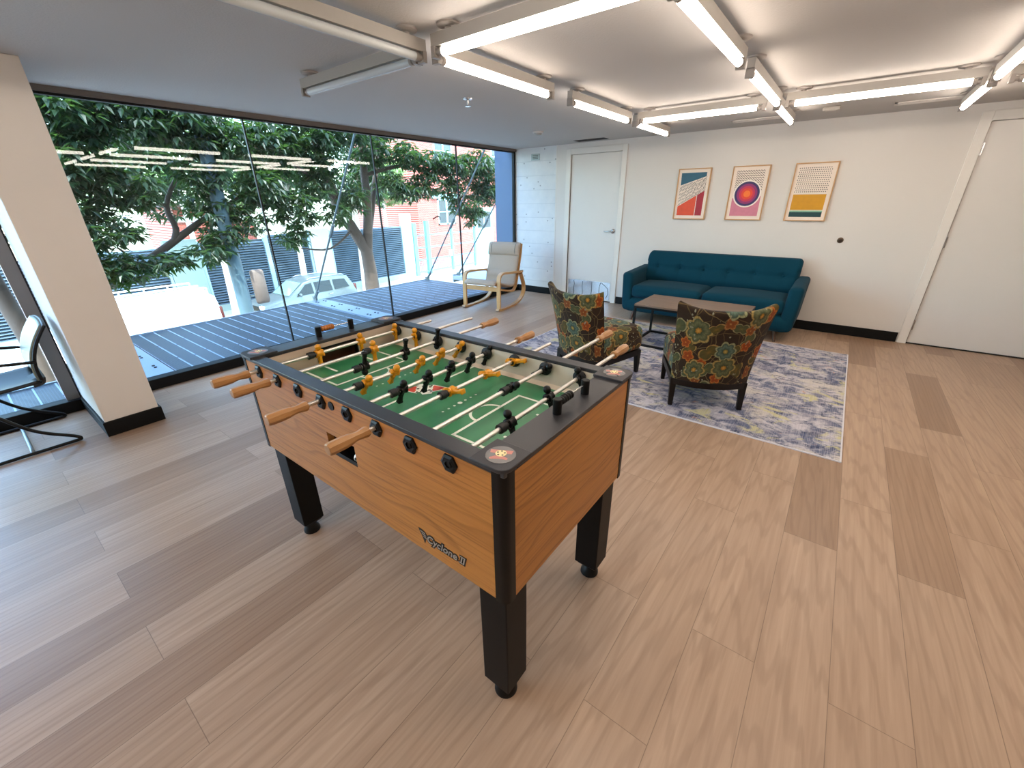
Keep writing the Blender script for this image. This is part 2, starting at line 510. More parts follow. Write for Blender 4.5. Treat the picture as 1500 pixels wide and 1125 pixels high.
light('unlit strip light running from the top edge to the junction near the window', 'y', -1.845, .56, 1.73, False)
light('short unlit strip light whose free end points at the window', 'x', 1.72, -2.95, -1.87, False)
light('lit strip light at top centre, running right from beside the unlit lights', 'x', 1.71, -1.75, -.69)
light('lit strip light running back from the junction toward the ceiling sprinkler', 'y', -1.80, 1.76, 2.82)
light('lit strip light cut by the top edge right of centre', 'y', -.653, 1.76, 2.86)
light('lit strip light second of three in line above the middle picture', 'y', -.648, 3.06, 4.19)
light('lit strip light ending near the wall, last of three above the middle picture', 'y', -.668, 4.26, 5.26)
light('lit strip light parallel to the sofa wall, above the right-hand picture', 'x', 4.21, -.60, .455)
light('lit strip light parallel to the sofa wall, above the left-hand picture', 'x', 4.205, -1.755, -.73)
light('lit strip light leading into the junction in front of the far white door', 'y', -1.80, 3.06, 4.13)
light('lit strip light ending at the wall just right of the black vent', 'y', -1.815, 4.28, 5.22)
light('lit strip light ending above the frame of the big hinged door on the right', 'y', .498, 4.30, 5.36)
light('lit strip light leaving the frame at the upper right', 'y', .489, 3.08, 4.16)
light('strip light of which only one end shows at the right edge', 'x', 4.257, .56, 1.63)
# unseen fixtures added along the same grid to light the near room
HID = 'added unseen strip light extending the grid out of view to brighten the room'
for ax, pp, a, b in (('x', 1.71, -.55, .43), ('y', .489, 1.76, 2.84), ('y', -.653, .56, 1.62), ('x', 1.71, .6, 1.66), ('x', -.8, -1.7, -.72), ('x', -.8, -.58, .43),
                     ('x', -.8, -2.95, -1.87), ('y', -1.80, -.7, .4), ('y', -.653, -.7, .4), ('y', .489, -.7, .4), ('y', 1.63, 1.76, 2.84), ('y', 1.63, 3.1, 4.16), ('x', -.8, .6, 1.66), ('y', -1.8, -2.0, -.92), ('y', -.653, -2.0, -.92)):
    light(HID, ax, pp, a, b)

t = thing('ceiling_sprinkler', 'small brass fire sprinkler head on the ceiling near the window', 'sprinkler', (-2.604, 2.868, ZC))
obj('escutcheon', MB().lathe([(.038, 0), (.036, -.008), (.016, -.012), (.001, -.012)], 'z', (0,0,0), 20), M_CHROME, t)
obj('nozzle', MB().lathe([(.010, -.01), (.008, -.04), (.003, -.05), (.024, -.052), (.024, -.055), (.001, -.055)], 'z', (0,0,0), 14), M_CHROME, t)
t = thing('smoke_detector', 'small round white smoke detector on the ceiling in front of the block wall', 'smoke detector', (-3.167, 4.682, ZC))
obj('base', MB().lathe([(.062, 0), (.062, -.012), (.05, -.016), (.001, -.016)], 'z', (0,0,0), 24), M_VENT, t)
obj('cap', MB().lathe([(.046, -.015), (.04, -.034), (.02, -.04), (.001, -.04)], 'z', (0,0,0), 24), M_HOUSING, t)
def vent(label, x0, x1, y0, y1, dark, name='ceiling_vent'):
    t = thing(name, label, 'air vent', ((x0+x1)/2, (y0+y1)/2, ZC))
    hx, hy = (x1-x0)/2, (y1-y0)/2
    if not dark:
        b = MB(); w = .022
        b.box(-hx, hx, -hy, -hy+w, -.008, 0); b.box(-hx, hx, hy-w, hy, -.008, 0); b.box(-hx, -hx+w, -hy, hy, -.008, 0); b.box(hx-w, hx, -hy, hy, -.008, 0)
        obj('frame', b, M_VENT, t, smooth=False)
    obj('opening', MB().box(-hx+.005, hx-.005, -hy+.005, hy-.005, -.003, 0), M_VENTD if dark else plain('grey grille opening', '#7d746c', .7), t, smooth=False)
    for k in range(4):
        y = -hy+.03+(2*hy-.06)*k/3
        v = MB().box(-hx+.02, hx-.02, y-.006, y+.006, -.007, -.002)
        obj('slat', v, M_VENTD if dark else M_VENT, t, smooth=False)
vent('black slot air vent in the ceiling above the far white door', -3.26, -2.80, 5.66, 5.82, True)
vent('white-framed air vent in the ceiling above the middle picture', -1.24, -.76, 5.42, 5.56, False)
vent('white-framed air vent in the ceiling left of the big hinged door', .06, .55, 5.38, 5.52, False)
t = thing('ceiling_sensor', 'small white box fixed to the ceiling above the right-hand picture', 'sensor', (-.375, 5.215, ZC))
obj('body', MB().rbox((0,0,-.016), (.13,.05,.032), .01, 2, 1), M_HOUSING, t)
obj('lens', MB().box(-.04, .04, -.012, .012, -.035, -.031), M_GREYPL, t, smooth=False)
t = thing('wall_grille', 'small grey metal plate with slots high on the white block wall', 'grille', (-4.075, YB+.012, 2.055))
obj('plate', MB().box(-.08, .08, -.008, 0, -.045, .045), plain('grey zinc plate', '#8e9496', .4, .6), t, bevel=.003, smooth=False)
for z in (-.022, 0, .022): obj('slot', MB().box(-.05, .05, -.0095, -.008, z-.005, z+.005), M_VENTD, t, smooth=False)
t = thing('mounted_door_stop', 'small round bronze door stop on the wall right of the pictures', 'door stop', (-.044, YB, 1.017))
obj('rose', MB().lathe([(.03, 0), (.028, -.008), (.02, -.012), (.001, -.012)], 'y', (0,0,0), 20), plain('bronze rose', '#5b4a3c', .35, .7), t)
obj('bumper', MB().lathe([(.017, -.01), (.019, -.022), (.012, -.032), (.001, -.034)], 'y', (0,0,0), 20), plain('dark bronze', '#37291f', .35, .5), t)

# ------------------------------------------------------------------ pictures
M_OAK = plain('light oak moulding', '#c79b6c', .5, var=.15, scale=20)
M_PAPER = plain('cream print paper', '#eadbcd', .55, var=.02)
ART = {k: plain('ink ' + k, c, .6, var=.12, scale=25) for k, c in dict(teal='#2f5f74', orange='#dd5233', wine='#a52a38', black='#2a2428', pink='#cf7f92', navy='#3b3163', plum='#8e2f6b', rose='#c8324f', red='#e0482f', amber='#ef7a2a', white='#f1e8de', mustard='#cf9416', mint='#83b498', green='#123f44').items()}
def picture(label, cx, fn):
    t = thing('framed_print', label, 'picture', (cx, YB, 1.4985), 0, 'framed abstract prints on the sofa wall')
    W, H, w = .194, .292, .011
    b = MB(); b.box(-W, W, -.026, -.001, H-w, H); b.box(-W, W, -.026, -.001, -H, -H+w); b.box(-W, -W+w, -.026, -.001, -H+w, H-w); b.box(W-w, W, -.026, -.001, -H+w, H-w)
    obj('frame', b, M_OAK, t, bevel=.002, smooth=False)
    b = MB(); b.box(-W+w, W-w, -.012, -.002, -H+w, H-w)
    mats = [M_PAPER]; names = {}
    def use(k):
        if k not in names: names[k] = len(mats); mats.append(ART[k])
        b.mi = names[k]
    lay = [0]
    def poly(k, pts):
        use(k); lay[0] += 1; b.flat([p for p in pts], -.012-.0002*lay[0], 'y')
    def strokes(k, segs, wd):
        use(k); lay[0] += 1
        for (x0, z0, x1, z1) in segs:
            d = Vector((x1-x0, z1-z0)).normalized(); n = Vector((-d[1], d[0]))*wd/2
            b.flat([(x0+n[0], z0+n[1]), (x0-n[0], z0-n[1]), (x1-n[0], z1-n[1]), (x1+n[0], z1+n[1])], -.012-.0002*lay[0], 'y')
    fn(poly, strokes)
    obj('art_print', b, mats, t, weld=False, smooth=False)
rng = random.Random(3)
def art1(poly, strokes):
    poly('teal', [(-.155, .245), (.145, .245), (.145, .2), (-.15, .105)])
    segs = []
    for i in range(21):
        for j in range(6):
            x = -.15+.295*i/20; u = (x+.15)/.295
            lo = -.135+.165*u; hi = .095+.1*u
            z = lo+(hi-lo)*(j+.5)/6+rng.uniform(-.008, .008)
            segs.append((x-.004, z-.014, x+.005, z+.014))
    strokes('black', segs, .0042)
    poly('orange', [(-.155, -.14), (.06, -.012), (.06, -.245), (-.155, -.245)])
    poly('wine', [(.068, -.008), (.148, .04), (.148, -.245), (.068, -.245)])
def art2(poly, strokes):
    segs = []
    for j in range(9):
        z = .235-.024*j
        n = 22
        for i in range(n):
            x0 = -.145+.29*i/n; x1 = -.145+.29*(i+1)/n
            s = .0085 if i % 2 else -.0085
            segs.append((x0, z+s, x1, z-s))
    strokes('black', segs, .0045)
    poly('pink', [(-.15, -.05), (.15, -.03), (.15, -.245), (-.15, -.245)])
    cz = .0
    for k, r in (('white', .146), ('navy', .132), ('plum', .108), ('rose', .084), ('red', .06), ('amber', .036)):
        poly(k, [(r*math.cos(2*PI*i/48), cz-.005+r*math.sin(2*PI*i/48)) for i in range(48)])
def art3(poly, strokes):
    segs = []
    for j in range(13):
        for i in range(16):
            x = -.15+.3*(i+.5*(j % 2))/16; z = .24-.0195*j
            segs.append((x, z-.004, x+.003, z+.004))
    strokes('black', segs, .0085)
    poly('mustard', [(-.155, -.02), (.15, -.02), (.15, -.178), (-.155, -.178)])
    poly('mint', [(-.155, -.184), (.15, -.184), (.15, -.2), (-.155, -.2)])
    poly('green', [(-.155, -.2), (.15, -.2), (.15, -.25), (-.155, -.25)])
picture('framed abstract print with a teal band, scribbles and an orange-red wedge, nearest the white door', -1.677, art1)
picture('framed abstract print with a purple and orange target circle over pink, between two others', -1.051, art2)
picture('framed abstract print with black dots above mustard and dark green bands', -.427, art3)
# ------------------------------------------------------------------ foosball table
def m_veneer(name, axis, a='#ab7238', b='#9f642b', c='#c98946'):
    """sliced oak-look laminate, grain running along the given axis"""
    t = NT(name); o = t.obj()
    x, y, z = t.sep(o)[:3]
    u = x if axis == 'x' else y; w = z
    p = t.comb(t.math('MULTIPLY', u, 1.5), t.math('MULTIPLY', w, 26.), 0.)
    fine = t.noise(t.comb(t.math('MULTIPLY', u, 9.), t.math('MULTIPLY', w, 210.), 3.), 1, 3, .6)
    # long, nearly straight growth bands with a few flat cathedral arches
    bend = t.noise(t.comb(t.math('MULTIPLY', u, 1.1), t.math('MULTIPLY', w, 4.), 1.), 1, 2, .5)
    ph = t.math('ADD', t.math('MULTIPLY', w, 22.), t.math('MULTIPLY', bend, 9.))
    ringf = t.math('FRACT', ph)
    line = t.ramp(ringf, [(0, (0,0,0)), (.55, (.03,.03,.03)), (.88, (.5,.5,.5)), (1, (0,0,0))])
    patch = t.ramp(t.noise(t.comb(t.math('MULTIPLY', u, 2.5), t.math('MULTIPLY', w, 7.), 6.), 1, 2, .5), [(.38, (.12,.12,.12)), (.62, (1,1,1))])
    col = t.mix(t.noise(p, 1, 4, .6, .3), hexc(b), hexc(c))
    col = t.mix(t.math('MULTIPLY', fine, .55), col, hexc(a))
    col = t.mix(t.mix(1., line, patch, 'MULTIPLY'), col, hexc('#6f3f1a'))
    streak = t.noise(t.comb(t.math('MULTIPLY', u, 3.), t.math('MULTIPLY', w, 120.), 9.), 1, 3, .6)
    col = t.mix(t.ramp(streak, [(.52, (0,0,0)), (.68, (.55,.55,.55))]), col, hexc('#754620'))
    return t.done(t.bsdf(col, t.math('MULTIPLY_ADD', fine, .1, .34), 0, .35, t.bump(fine, .05, .001)))
M_VX = m_veneer('oak laminate long side', 'x'); M_VY = m_veneer('oak laminate end', 'y')
M_RAIL = plain('charcoal laminate', '#2b2a2d', .40, var=.06, bump=.08, bscale=400)
M_TRIM = plain('black moulded trim', '#050506', .42, 0, .3, var=.08)
M_LEGB = plain('black textured laminate', '#040405', .5, 0, .25, var=.1, bump=.1, bscale=500)
M_PLATE = plain('charcoal moulded plate', '#2c2b2f', .5, var=.05, bump=.15, bscale=700)
M_DISC = plain('grey emblem disc', '#5f5d5d', .28, .2, var=.04)
M_YEL = plain('yellow moulded plastic', '#d48f10', .35, var=.06)
M_BLK = plain('black moulded plastic', '#040404', .45, 0, .3, var=.1)
M_RUB = plain('black rubber bumper', '#080809', .6, var=.1)
M_INNER = plain('pale inner wall laminate', '#cfc6b8', .4, var=.04, scale=3)
M_INNERE = plain('beige inner end laminate', '#bba896', .45, var=.08, scale=3, bump=.05)
M_RODST = plain('brushed rod steel', '#d6d2cb', .38, .85, var=.02)
M_HANDLE = None
def m_handle():
    t = NT('varnished beech handle'); o = t.obj()
    n = t.noise(t.map(o, (120, 12, 120)), 1, 3, .6)
    return t.done(t.bsdf(t.mix(n, hexc('#8c6138'), hexc('#b98b5a')), .38, 0, .45))
M_HANDLE = m_handle()
def m_field():
    t = NT('green playfield laminate'); o = t.obj()
    n = t.noise(t.map(o, (22, 2, 1)), 1, 4, .6)
    return t.done(t.bsdf(t.mix(n, hexc('#2f6f4a'), hexc('#3f8a5e')), .3, 0, .45))
M_FIELD = m_field()
M_LINE = plain('white field line', '#e6ebdf', .4, var=.02)
M_LRED = plain('red emblem ink', '#c8452f', .4, var=.05)
M_LPINK = plain('faded red emblem ink', '#c07a70', .4, var=.08)
M_LCREAM = plain('cream emblem ink', '#ead9a0', .4, var=.05)
M_LGREY = plain('silver lettering', '#a09d98', .35, .3, var=.05)
M_INK = plain('black emblem ink', '#151210', .45)
M_GOALW = plain('dark brown goal box', '#4a2a14', .45, var=.2, scale=12)
M_BEAD = plain('amber score bead', '#a8652a', .25, var=.1)

TX, TY = -1.137, .937
HX, HY, ZT, ZB, ZF, ZR = .665, .355, .910, .500, .800, .877
T = thing('foosball_table', 'oak-sided foosball table with black legs and a green playfield', 'foosball table', (TX, TY, 0))
def L(x): return x-TX
def Ly(y): return y-TY
c = .036
# cabinet panels; the front one has the ball return cut out
hx0, hx1, hz0, hz1 = L(-1.236), L(-1.077), .674, .753
b = MB(); y0, y1 = -HY, -HY+.022; zt = ZT-.014
b.box(-HX+c, hx0, y0, y1, ZB, zt); b.box(hx1, HX-c, y0, y1, ZB, zt); b.box(hx0, hx1, y0, y1, ZB, hz0); b.box(hx0, hx1, y0, y1, hz1, zt)
obj('front_panel', b, M_VX, T, smooth=False)
obj('back_panel', MB().box(-HX+c, HX-c, HY-.022, HY, ZB, zt), M_VX, T, smooth=False)
for s in (-1, 1): obj('end_panel', MB().box(min(s*HX, s*(HX-.022)), max(s*HX, s*(HX-.022)), -HY+c, HY-c, ZB, zt), M_VY, T, smooth=False)
obj('underside', MB().box(-HX+.022, HX-.022, -HY+.022, HY-.022, ZB+.015, ZB+.03), M_LEGB, T, smooth=False)
# ball return pocket
b = MB(); d = .095
b.box(hx0, hx1, y1+d, y1+d+.004, hz0, hz1); b.box(hx0-.004, hx0, y1, y1+d, hz0, hz1); b.box(hx1, hx1+.004, y1, y1+d, hz0, hz1); b.box(hx0, hx1, y1, y1+d, hz1, hz1+.004)
obj('ball_return', b, M_GOALW, T, smooth=False)
obj('return_tray', MB().box(hx0, hx1, y0+.001, y1+d, hz0-.006, hz0+.001).box(hx0, hx1, y0+.001, y0+.006, hz0, hz0+.016), M_BLACK, T, smooth=False)
# rounded corner trims
for sx in (-1, 1):
    for sy in (-1, 1):
        pr = [(0, 0)]; pts = []
        r = .022
        for k in range(7):
            a = PI/2*k/6
            pts.append((HX-r+.002+r*math.cos(a), HY-r+.002+r*math.sin(a)))
        pl = [(HX-c, HY+.002)]; pl = [(HX+.002, HY-c)]+pts+[(HX-c, HY+.002), (HX-c, HY-c)]
        pl = [(sx*p[0], sy*p[1]) for p in pl]
        if sx*sy < 0: pl = pl[::-1]
        obj('corner_trim', MB().prism(pl, 'z', ZB-.004, ZT-.002), M_TRIM, T, sharp=50)
        # corner plate with its round emblem
        w = .105; q = []
        for k in range(6):
            a = PI/2*k/5; rr = .026
            q.append((HX+.006-rr+rr*math.cos(a), HY+.006-rr+rr*math.sin(a)))
        pl = [(HX+.006-w, HY+.006-w), (HX+.006, HY+.006-w)]+q+[(HX+.006-w, HY+.006)]
        pl = [(sx*p[0], sy*p[1]) for p in pl]
        if sx*sy < 0: pl = pl[::-1]
        cp = obj('corner_plate', MB().prism(pl, 'z', ZT-.002, ZT+.008), M_PLATE, T, bevel=.0015, sharp=50)
        cx, cy = sx*(HX+.006-w/2), sy*(HY+.006-w/2)
        obj('emblem_disc', MB().lathe([(.036, ZT+.006), (.036, ZT+.0086), (.034, ZT+.0088), (.001, ZT+.0088)], 'z', (cx, cy, 0), 32), M_DISC, cp)
        e = MB(); zz = ZT+.0092
        def rot(pts, a=R(45 if sx*sy > 0 else -45)):
            ca, sa = math.cos(R(25)), math.sin(R(25))
            return [(cx+p[0]*ca-p[1]*sa, cy+p[0]*sa+p[1]*ca) for p in pts]
        e.mi = 0; e.flat(rot([(-.026, .004), (-.028, .017), (.027, .019), (.025, .005), (.015, .004), (.013, .008), (-.013, .007), (-.014, .003)]), zz)
        e.flat(rot([(-.022, -.022), (-.024, -.016), (-.012, -.007), (.012, -.008), (.02, -.014), (.018, -.021), (.006, -.018)]), zz)
        e.mi = 1; e.flat(rot([(.0135*math.cos(2*PI*i/20), .004+.0135*math.sin(2*PI*i/20)) for i in range(20)]), zz+.0003)
        e.mi = 2
        for k in range(5):
            a = 2*PI*k/5+.3; e.flat(rot([(.0088*math.cos(a)+.0028*math.cos(j*PI/3), .004+.0088*math.sin(a)+.0028*math.sin(j*PI/3)) for j in range(6)]), zz+.0006)
        obj('emblem', e, [M_LPINK, M_LCREAM, M_INK], cp, weld=False, smooth=False)
# top rails
for s in (-1, 1):
    obj('side_rail', MB().box(-HX, HX, min(s*HY, s*(HY-.048)), max(s*HY, s*(HY-.048)), ZT-.014, ZT), M_RAIL, T, bevel=.002, smooth=False)
    obj('end_rail', MB().box(min(s*HX, s*(HX-.094)), max(s*HX, s*(HX-.094)), -HY+.048, HY-.048, ZT-.014, ZT), M_RAIL, T, bevel=.002, smooth=False)
# inner walls and playfield
ix, iy = HX-.094, HY-.048
for s in (-1, 1): obj('side_wall', MB().box(-ix-.002, ix+.002, min(s*iy, s*(iy+.02)), max(s*iy, s*(iy+.02)), ZF-.01, ZT-.0145), M_INNER, T, smooth=False)
for s in (-1, 1):
    g = .098; gz = ZF+.074
    b = MB(); xa, xb = min(s*ix, s*(ix+.02)), max(s*ix, s*(ix+.02))
    b.box(xa, xb, -iy, -g, ZF-.01, ZT-.0145); b.box(xa, xb, g, iy, ZF-.01, ZT-.0145); b.box(xa, xb, -g, g, gz, ZT-.0145)
    ew = obj('end_wall', b, M_INNERE, T, smooth=False)
    b = MB(); xa, xb = min(s*(ix+.02), s*(ix+.068)), max(s*(ix+.02), s*(ix+.068))
    xo = s*(ix+.068)
    b.box(min(xo, xo-s*.004), max(xo, xo-s*.004), -g, g, ZF-.03, gz); b.box(xa, xb, -g-.004, -g, ZF-.03, gz); b.box(xa, xb, g, g+.004, ZF-.03, gz); b.box(xa, xb, -g, g, ZF-.034, ZF-.03)
    obj('goal_box', b, M_GOALW, ew, smooth=False)
    b = MB()
    for yy in (-g, g): b.box(min(s*(ix-.002), s*(ix+.021)), max(s*(ix-.002), s*(ix+.021)), yy-.003, yy+.003, ZF, gz)
    b.box(min(s*(ix-.002), s*(ix+.021)), max(s*(ix-.002), s*(ix+.021)), -g, g, gz-.003, gz+.004)
    obj('goal_trim', b, M_BLACK, ew, smooth=False)
    # sloped strip along the foot of each side wall
    pl = [(s*iy, ZF), (s*iy, ZF+.012), (s*(iy-.016), ZF)]
    if s < 0: pl = pl[::-1]
    obj('border_strip', MB().prism(pl, 'x', -ix, ix), plain('cream border strip', '#ddcdb9', .4), T, smooth=False)
pf = obj('playfield', MB().box(-ix-.02, ix+.02, -iy-.018, iy+.018, ZF-.012, ZF), M_FIELD, T, smooth=False)
ln = MB(); z = ZF+.0006
def flush(n):
    global ln
    obj(n, ln, M_LINE, pf, weld=False, smooth=False); ln = MB()
def bar(x0, y0, x1, y1, w=.0055): ln.flat([(min(x0,x1)-(w if x0 == x1 else 0), min(y0,y1)-(w if y0 == y1 else 0)), (max(x0,x1)+(w if x0 == x1 else 0), min(y0,y1)-(w if y0 == y1 else 0)), (max(x0,x1)+(w if x0 == x1 else 0), max(y0,y1)+(w if y0 == y1 else 0)), (min(x0,x1)-(w if x0 == x1 else 0), max(y0,y1)+(w if y0 == y1 else 0))], z)
bar(-.015, -iy, -.015, -.12); flush('halfway_line'); bar(-.015, .12, -.015, iy); flush('halfway_line')
for s in (-1, 1):
    bx = s*.318
    bar(bx, -.176, bx, .176, .005)
    for q in (-1, 1):
        bar(bx, q*.171, s*ix, q*.171, .005)
    ln.ring((bx, 0), .058, .068, z, (PI/2 if s > 0 else -PI/2), (3*PI/2 if s > 0 else PI/2), 24)
    flush('penalty_box')
    for q in (-1, 1): bar(s*(ix-.12), q*.088, s*ix, q*.088, .005); flush('goal_mark')
    for k, r in ((-3, .0045), (-2, .0045), (-1, .005), (0, .009), (1, .005), (2, .0045), (3, .0045)):
        if s > 0 or k: ln.flat([(s*.183+r*math.cos(2*PI*i/14), k*.028+r*math.sin(2*PI*i/14)) for i in range(14)], z); flush('field_dot')
# centre emblem: ball between two red wings
e = MB(); z = ZF+.0004
ca, sa = math.cos(R(40)), math.sin(R(40))
def pl_(k, pts, dz=0): e.mi = k; e.flat([(-.012+p[0]*ca-p[1]*sa, .008+p[0]*sa+p[1]*ca) for p in pts], z+dz)
for s in (-1, 1):
    pl_(0, [(-.098*s, .000*s), (-.024*s, -.040*s), (-.010*s, .0*s), (-.030*s, .034*s)], .0001)
    pl_(1, [(-.090*s, .000*s), (-.034*s, -.030*s), (-.026*s, .0*s), (-.036*s, .025*s)], .0003)
    pl_(0, [(.00*s, -.052*s), (.034*s, -.044*s), (.03*s, -.01*s), (-.02*s, -.02*s)], .0001)
    for k in range(3): pl_(2, [((-.030+.013*k)*s, -.036*s), ((-.022+.013*k)*s, -.036*s), ((-.020+.013*k)*s, -.022*s), ((-.026+.013*k)*s, -.022*s)], .0005)
pl_(0, [(.033*math.cos(2*PI*i/32), .033*math.sin(2*PI*i/32)) for i in range(32)], .0006)
pl_(2, [(.010*math.cos(2*PI*i/5), .010*math.sin(2*PI*i/5)) for i in range(5)], .0009)
for k in range(5):
    a = 2*PI*(k+.5)/5; pl_(2, [(.025*math.cos(a)+.0068*math.cos(j*PI/3), .025*math.sin(a)+.0068*math.sin(j*PI/3)) for j in range(6)], .0009)
obj('field_emblem', e, [M_LINE, M_LRED, M_INK], pf, weld=False, smooth=False)
# rod bearings
def bearing(x, ysign):
    b = MB(); f = ysign*HY
    b.lathe([(.0105, f-ysign*.02), (.0275, f-ysign*.001), (.0275, f+ysign*.005), (.021, f+ysign*.0085), (.0105, f+ysign*.0085)], 'y', (x, 0, ZR-.004), 6, PI/2, False)
    b.lathe([(.0105, f+ysign*.0085), (.0105, f-ysign*.02)], 'y', (x, 0, ZR-.004), 16, 0, False)
    return b
RX = [L(-1.662+.1457*k) for k in range(8)]
# the rod itself runs at the bearing height
ZR = .874
for x in RX:
    for s in (-1, 1): obj('rod_bearing', bearing(x, s), M_BLACK, T, sharp=30)
for x in RX:
    for s in (-1, 1):
        obj('inner_collar', MB().lathe([(.019, s*(iy-.005)), (.021, s*(iy-.001)), (.021, s*(iy+.0005))], 'y', (x, 0, ZR), 16), M_BLACK, T)
for k in (3, 5, 7, 8): obj('hole_shade', MB().lathe([(.001, -HY-.0035), (.0112, -HY-.0035), (.0112, -HY+.004), (.001, -HY+.004)], 'y', (RX[k-1], 0, ZR-.004), 16), M_DARKGAP, T)  # dark discs stand in for the shade inside the open bearing holes
obj('button_plug', MB().lathe([(.015, -HY-.003), (.015, -HY+.002)], 'y', (L(-1.166), 0, .871), 20), M_BLACK, T)

def player_mesh(name, mat):
    m = MB()
    m.ball((0, 0, .0265), .0128, 14, 10, (1, 1, 1.05))                                   # head
    m.lathe([(.0055, .010), (.0075, .018), (.006, .022)], 'z', (0,0,0), 12)            # neck
    m.lathe([(.0165, -.0125), (.0165, -.008), (.0145, -.006), (.0145, .006), (.0165, .008), (.0165, .0125)], 'y', (0,0,0), 16)   # hub round the rod
    m.rbox((.0, 0, .0085), (.020, .040, .014), .006, 3, 2)                              # shoulders
    for s in (-1, 1): m.tube([(0, s*.017, .008), (.004, s*.019, -.003), (.008, s*.0165, -.014)], [.0045, .004, .0035], 8)    # arms
    m.tube([(0, 0, -.010), (0, 0, -.024), (0, 0, -.040)], [.0105, .0085, .0075], 12, ell=1.15)     # legs
    m.rbox((0, 0, -.050), (.017, .020, .024), .004, 2, 2, lambda x, y, z: (x*(1.1 if z < 0 else .8), y*(1.05 if z < 0 else .8), z))   # foot block
    me = mesh_of(name, m, [mat], sharp=45)
    return me
PM = {'y': player_mesh('player_yellow', M_YEL), 'k': player_mesh('player_black', M_BLK)}
BM = mesh_of('bumper', MB().lathe([(.0075, -.016), (.0145, -.016), (.0145, .004), (.0125, .006), (.0125, .014), (.0075, .016)], 'y', (0,0,0), 16), [M_RUB])
BM2 = mesh_of('bumper_disc', MB().lathe([(.0075, -.014), (.012, -.014), (.013, .0), (.0255, .006), (.0255, .013), (.0075, .014)], 'y', (0,0,0), 20), [M_RUB])
HM = mesh_of('rod_handle', MB().lathe([(.001, 0), (.0125, .0), (.0145, .006), (.0135, .016), (.0112, .034), (.0122, .046), (.0150, .060), (.0162, .078), (.0164, .112), (.0150, .121), (.0125, .123), (.001, .123)], 'y', (0,0,0), 8, PI/8), [M_HANDLE], sharp=25)
men = {1: (0, 'y', [.824, 1.027, 1.223]), 2: (2, 'y', [.992, 1.225]), 3: (168, 'k', [.847, 1.046, 1.228]),
       4: (-36, 'y', [.755, .875, 1.0, 1.108, 1.224]), 5: (-24, 'k', [.792, .905, 1.021, 1.135, 1.241]), 6: (104, 'y', [.878, 1.062, 1.226]),
       7: (-56, 'k', [1.021, 1.225]), 8: (18, 'k', [.824, 1.031, 1.232])}
front_end = {1: .545, 2: .553, 4: .535, 6: .554}
far_start = {3: 1.535, 5: 1.445, 7: 1.674, 8: 1.516}
bare_end = {1: 1.457, 2: 1.622, 4: 1.315, 6: 1.496}
SIDE = {'y': 'yellow', 'k': 'black'}
for k in range(1, 9):
    phi, team, ys = men[k]; x = RX[k-1]
    ya = front_end.get(k, .600); yb = far_start.get(k) or bare_end[k]
    ya -= .02 if k in front_end else 0
    yb += .02 if k in far_start else 0
    rod = obj('rod', MB().tube([(0, Ly(ya), 0), (0, Ly(yb), 0)], .0072, 12), M_RODST, T)
    rod.location = (x, 0, ZR)
    rod.rotation_euler = (0, R(-phi), 0)
    for y in ys:
        p = obj('player', PM[team], [], rod, label=SIDE[team]+' player figure'); p.location = (0, Ly(y), 0)
    lo, hi = ys[0]-.033, ys[-1]+.032
    p = obj('bumper', BM, [], rod); p.location = (0, Ly(lo), 0)
    p = obj('bumper', BM2, [], rod); p.location = (0, min(Ly(hi), iy-.020), 0)
    hd = obj('handle', HM, [], rod)
    if k in front_end: hd.location = (0, Ly(front_end[k]), 0); hd.rotation_euler = (0, 0, PI)
    else: hd.location = (0, Ly(far_start[k]), 0)
    hd.scale = (1.14, 1, 1.14)
# scoring counters on the end rails
for s in (-1, 1):
    xs = L(-.528) if s > 0 else L(-1.822+.055); ya, yb = Ly(.893), Ly(1.055)
    sc = obj('score_counter', MB().tube([(xs, ya, ZT+.032), (xs, yb, ZT+.032)], .0022, 8), M_STEEL, T)
    for y in (ya, yb): obj('post', MB().lathe([(.013, ZT), (.013, ZT+.044), (.011, ZT+.046), (.001, ZT+.046)], 'z', (xs, y, 0), 16), M_BLK, sc)
    for k in range(5):
        obj('bead', MB().lathe([(.0025, -.0055), (.010, -.0055), (.0125, -.002), (.0125, .002), (.010, .0055), (.0025, .0055)], 'y', (xs, ya+.020+.0122*k, ZT+.032), 18), M_BEAD if s < 0 else M_BLK, sc)
# legs
for sx in (-1, 1):
    for sy in (-1, 1):
        cx, cy = sx*(HX-.066), sy*(HY-.066); w = .048
        b = MB()
        pts = [(-w,-w),(w,-w),(w,w),(-w,w)]
        vs = [(cx+p[0], cy+p[1], ZB+.014) for p in pts]+[(cx+p[0], cy+p[1], .078) for p in pts]+[(cx+p[0]*.72, cy+p[1]*.72, .058) for p in pts]
        fs = [(3,2,1,0), (8,9,10,11)]
        for r0 in (0, 4):
            for i in range(4): fs.append((r0+i, r0+(i+1) % 4, r0+4+(i+1) % 4, r0+4+i))
        b.add(vs, fs)
        lg = obj('leg', b, M_LEGB, T, bevel=.003, smooth=False)
        obj('leveler', MB().lathe([(.012, .06), (.017, .052), (.022, .044), (.036, .016), (.037, .004), (.034, 0), (.001, 0)], 'z', (cx, cy, 0), 24), M_BLACK, lg)
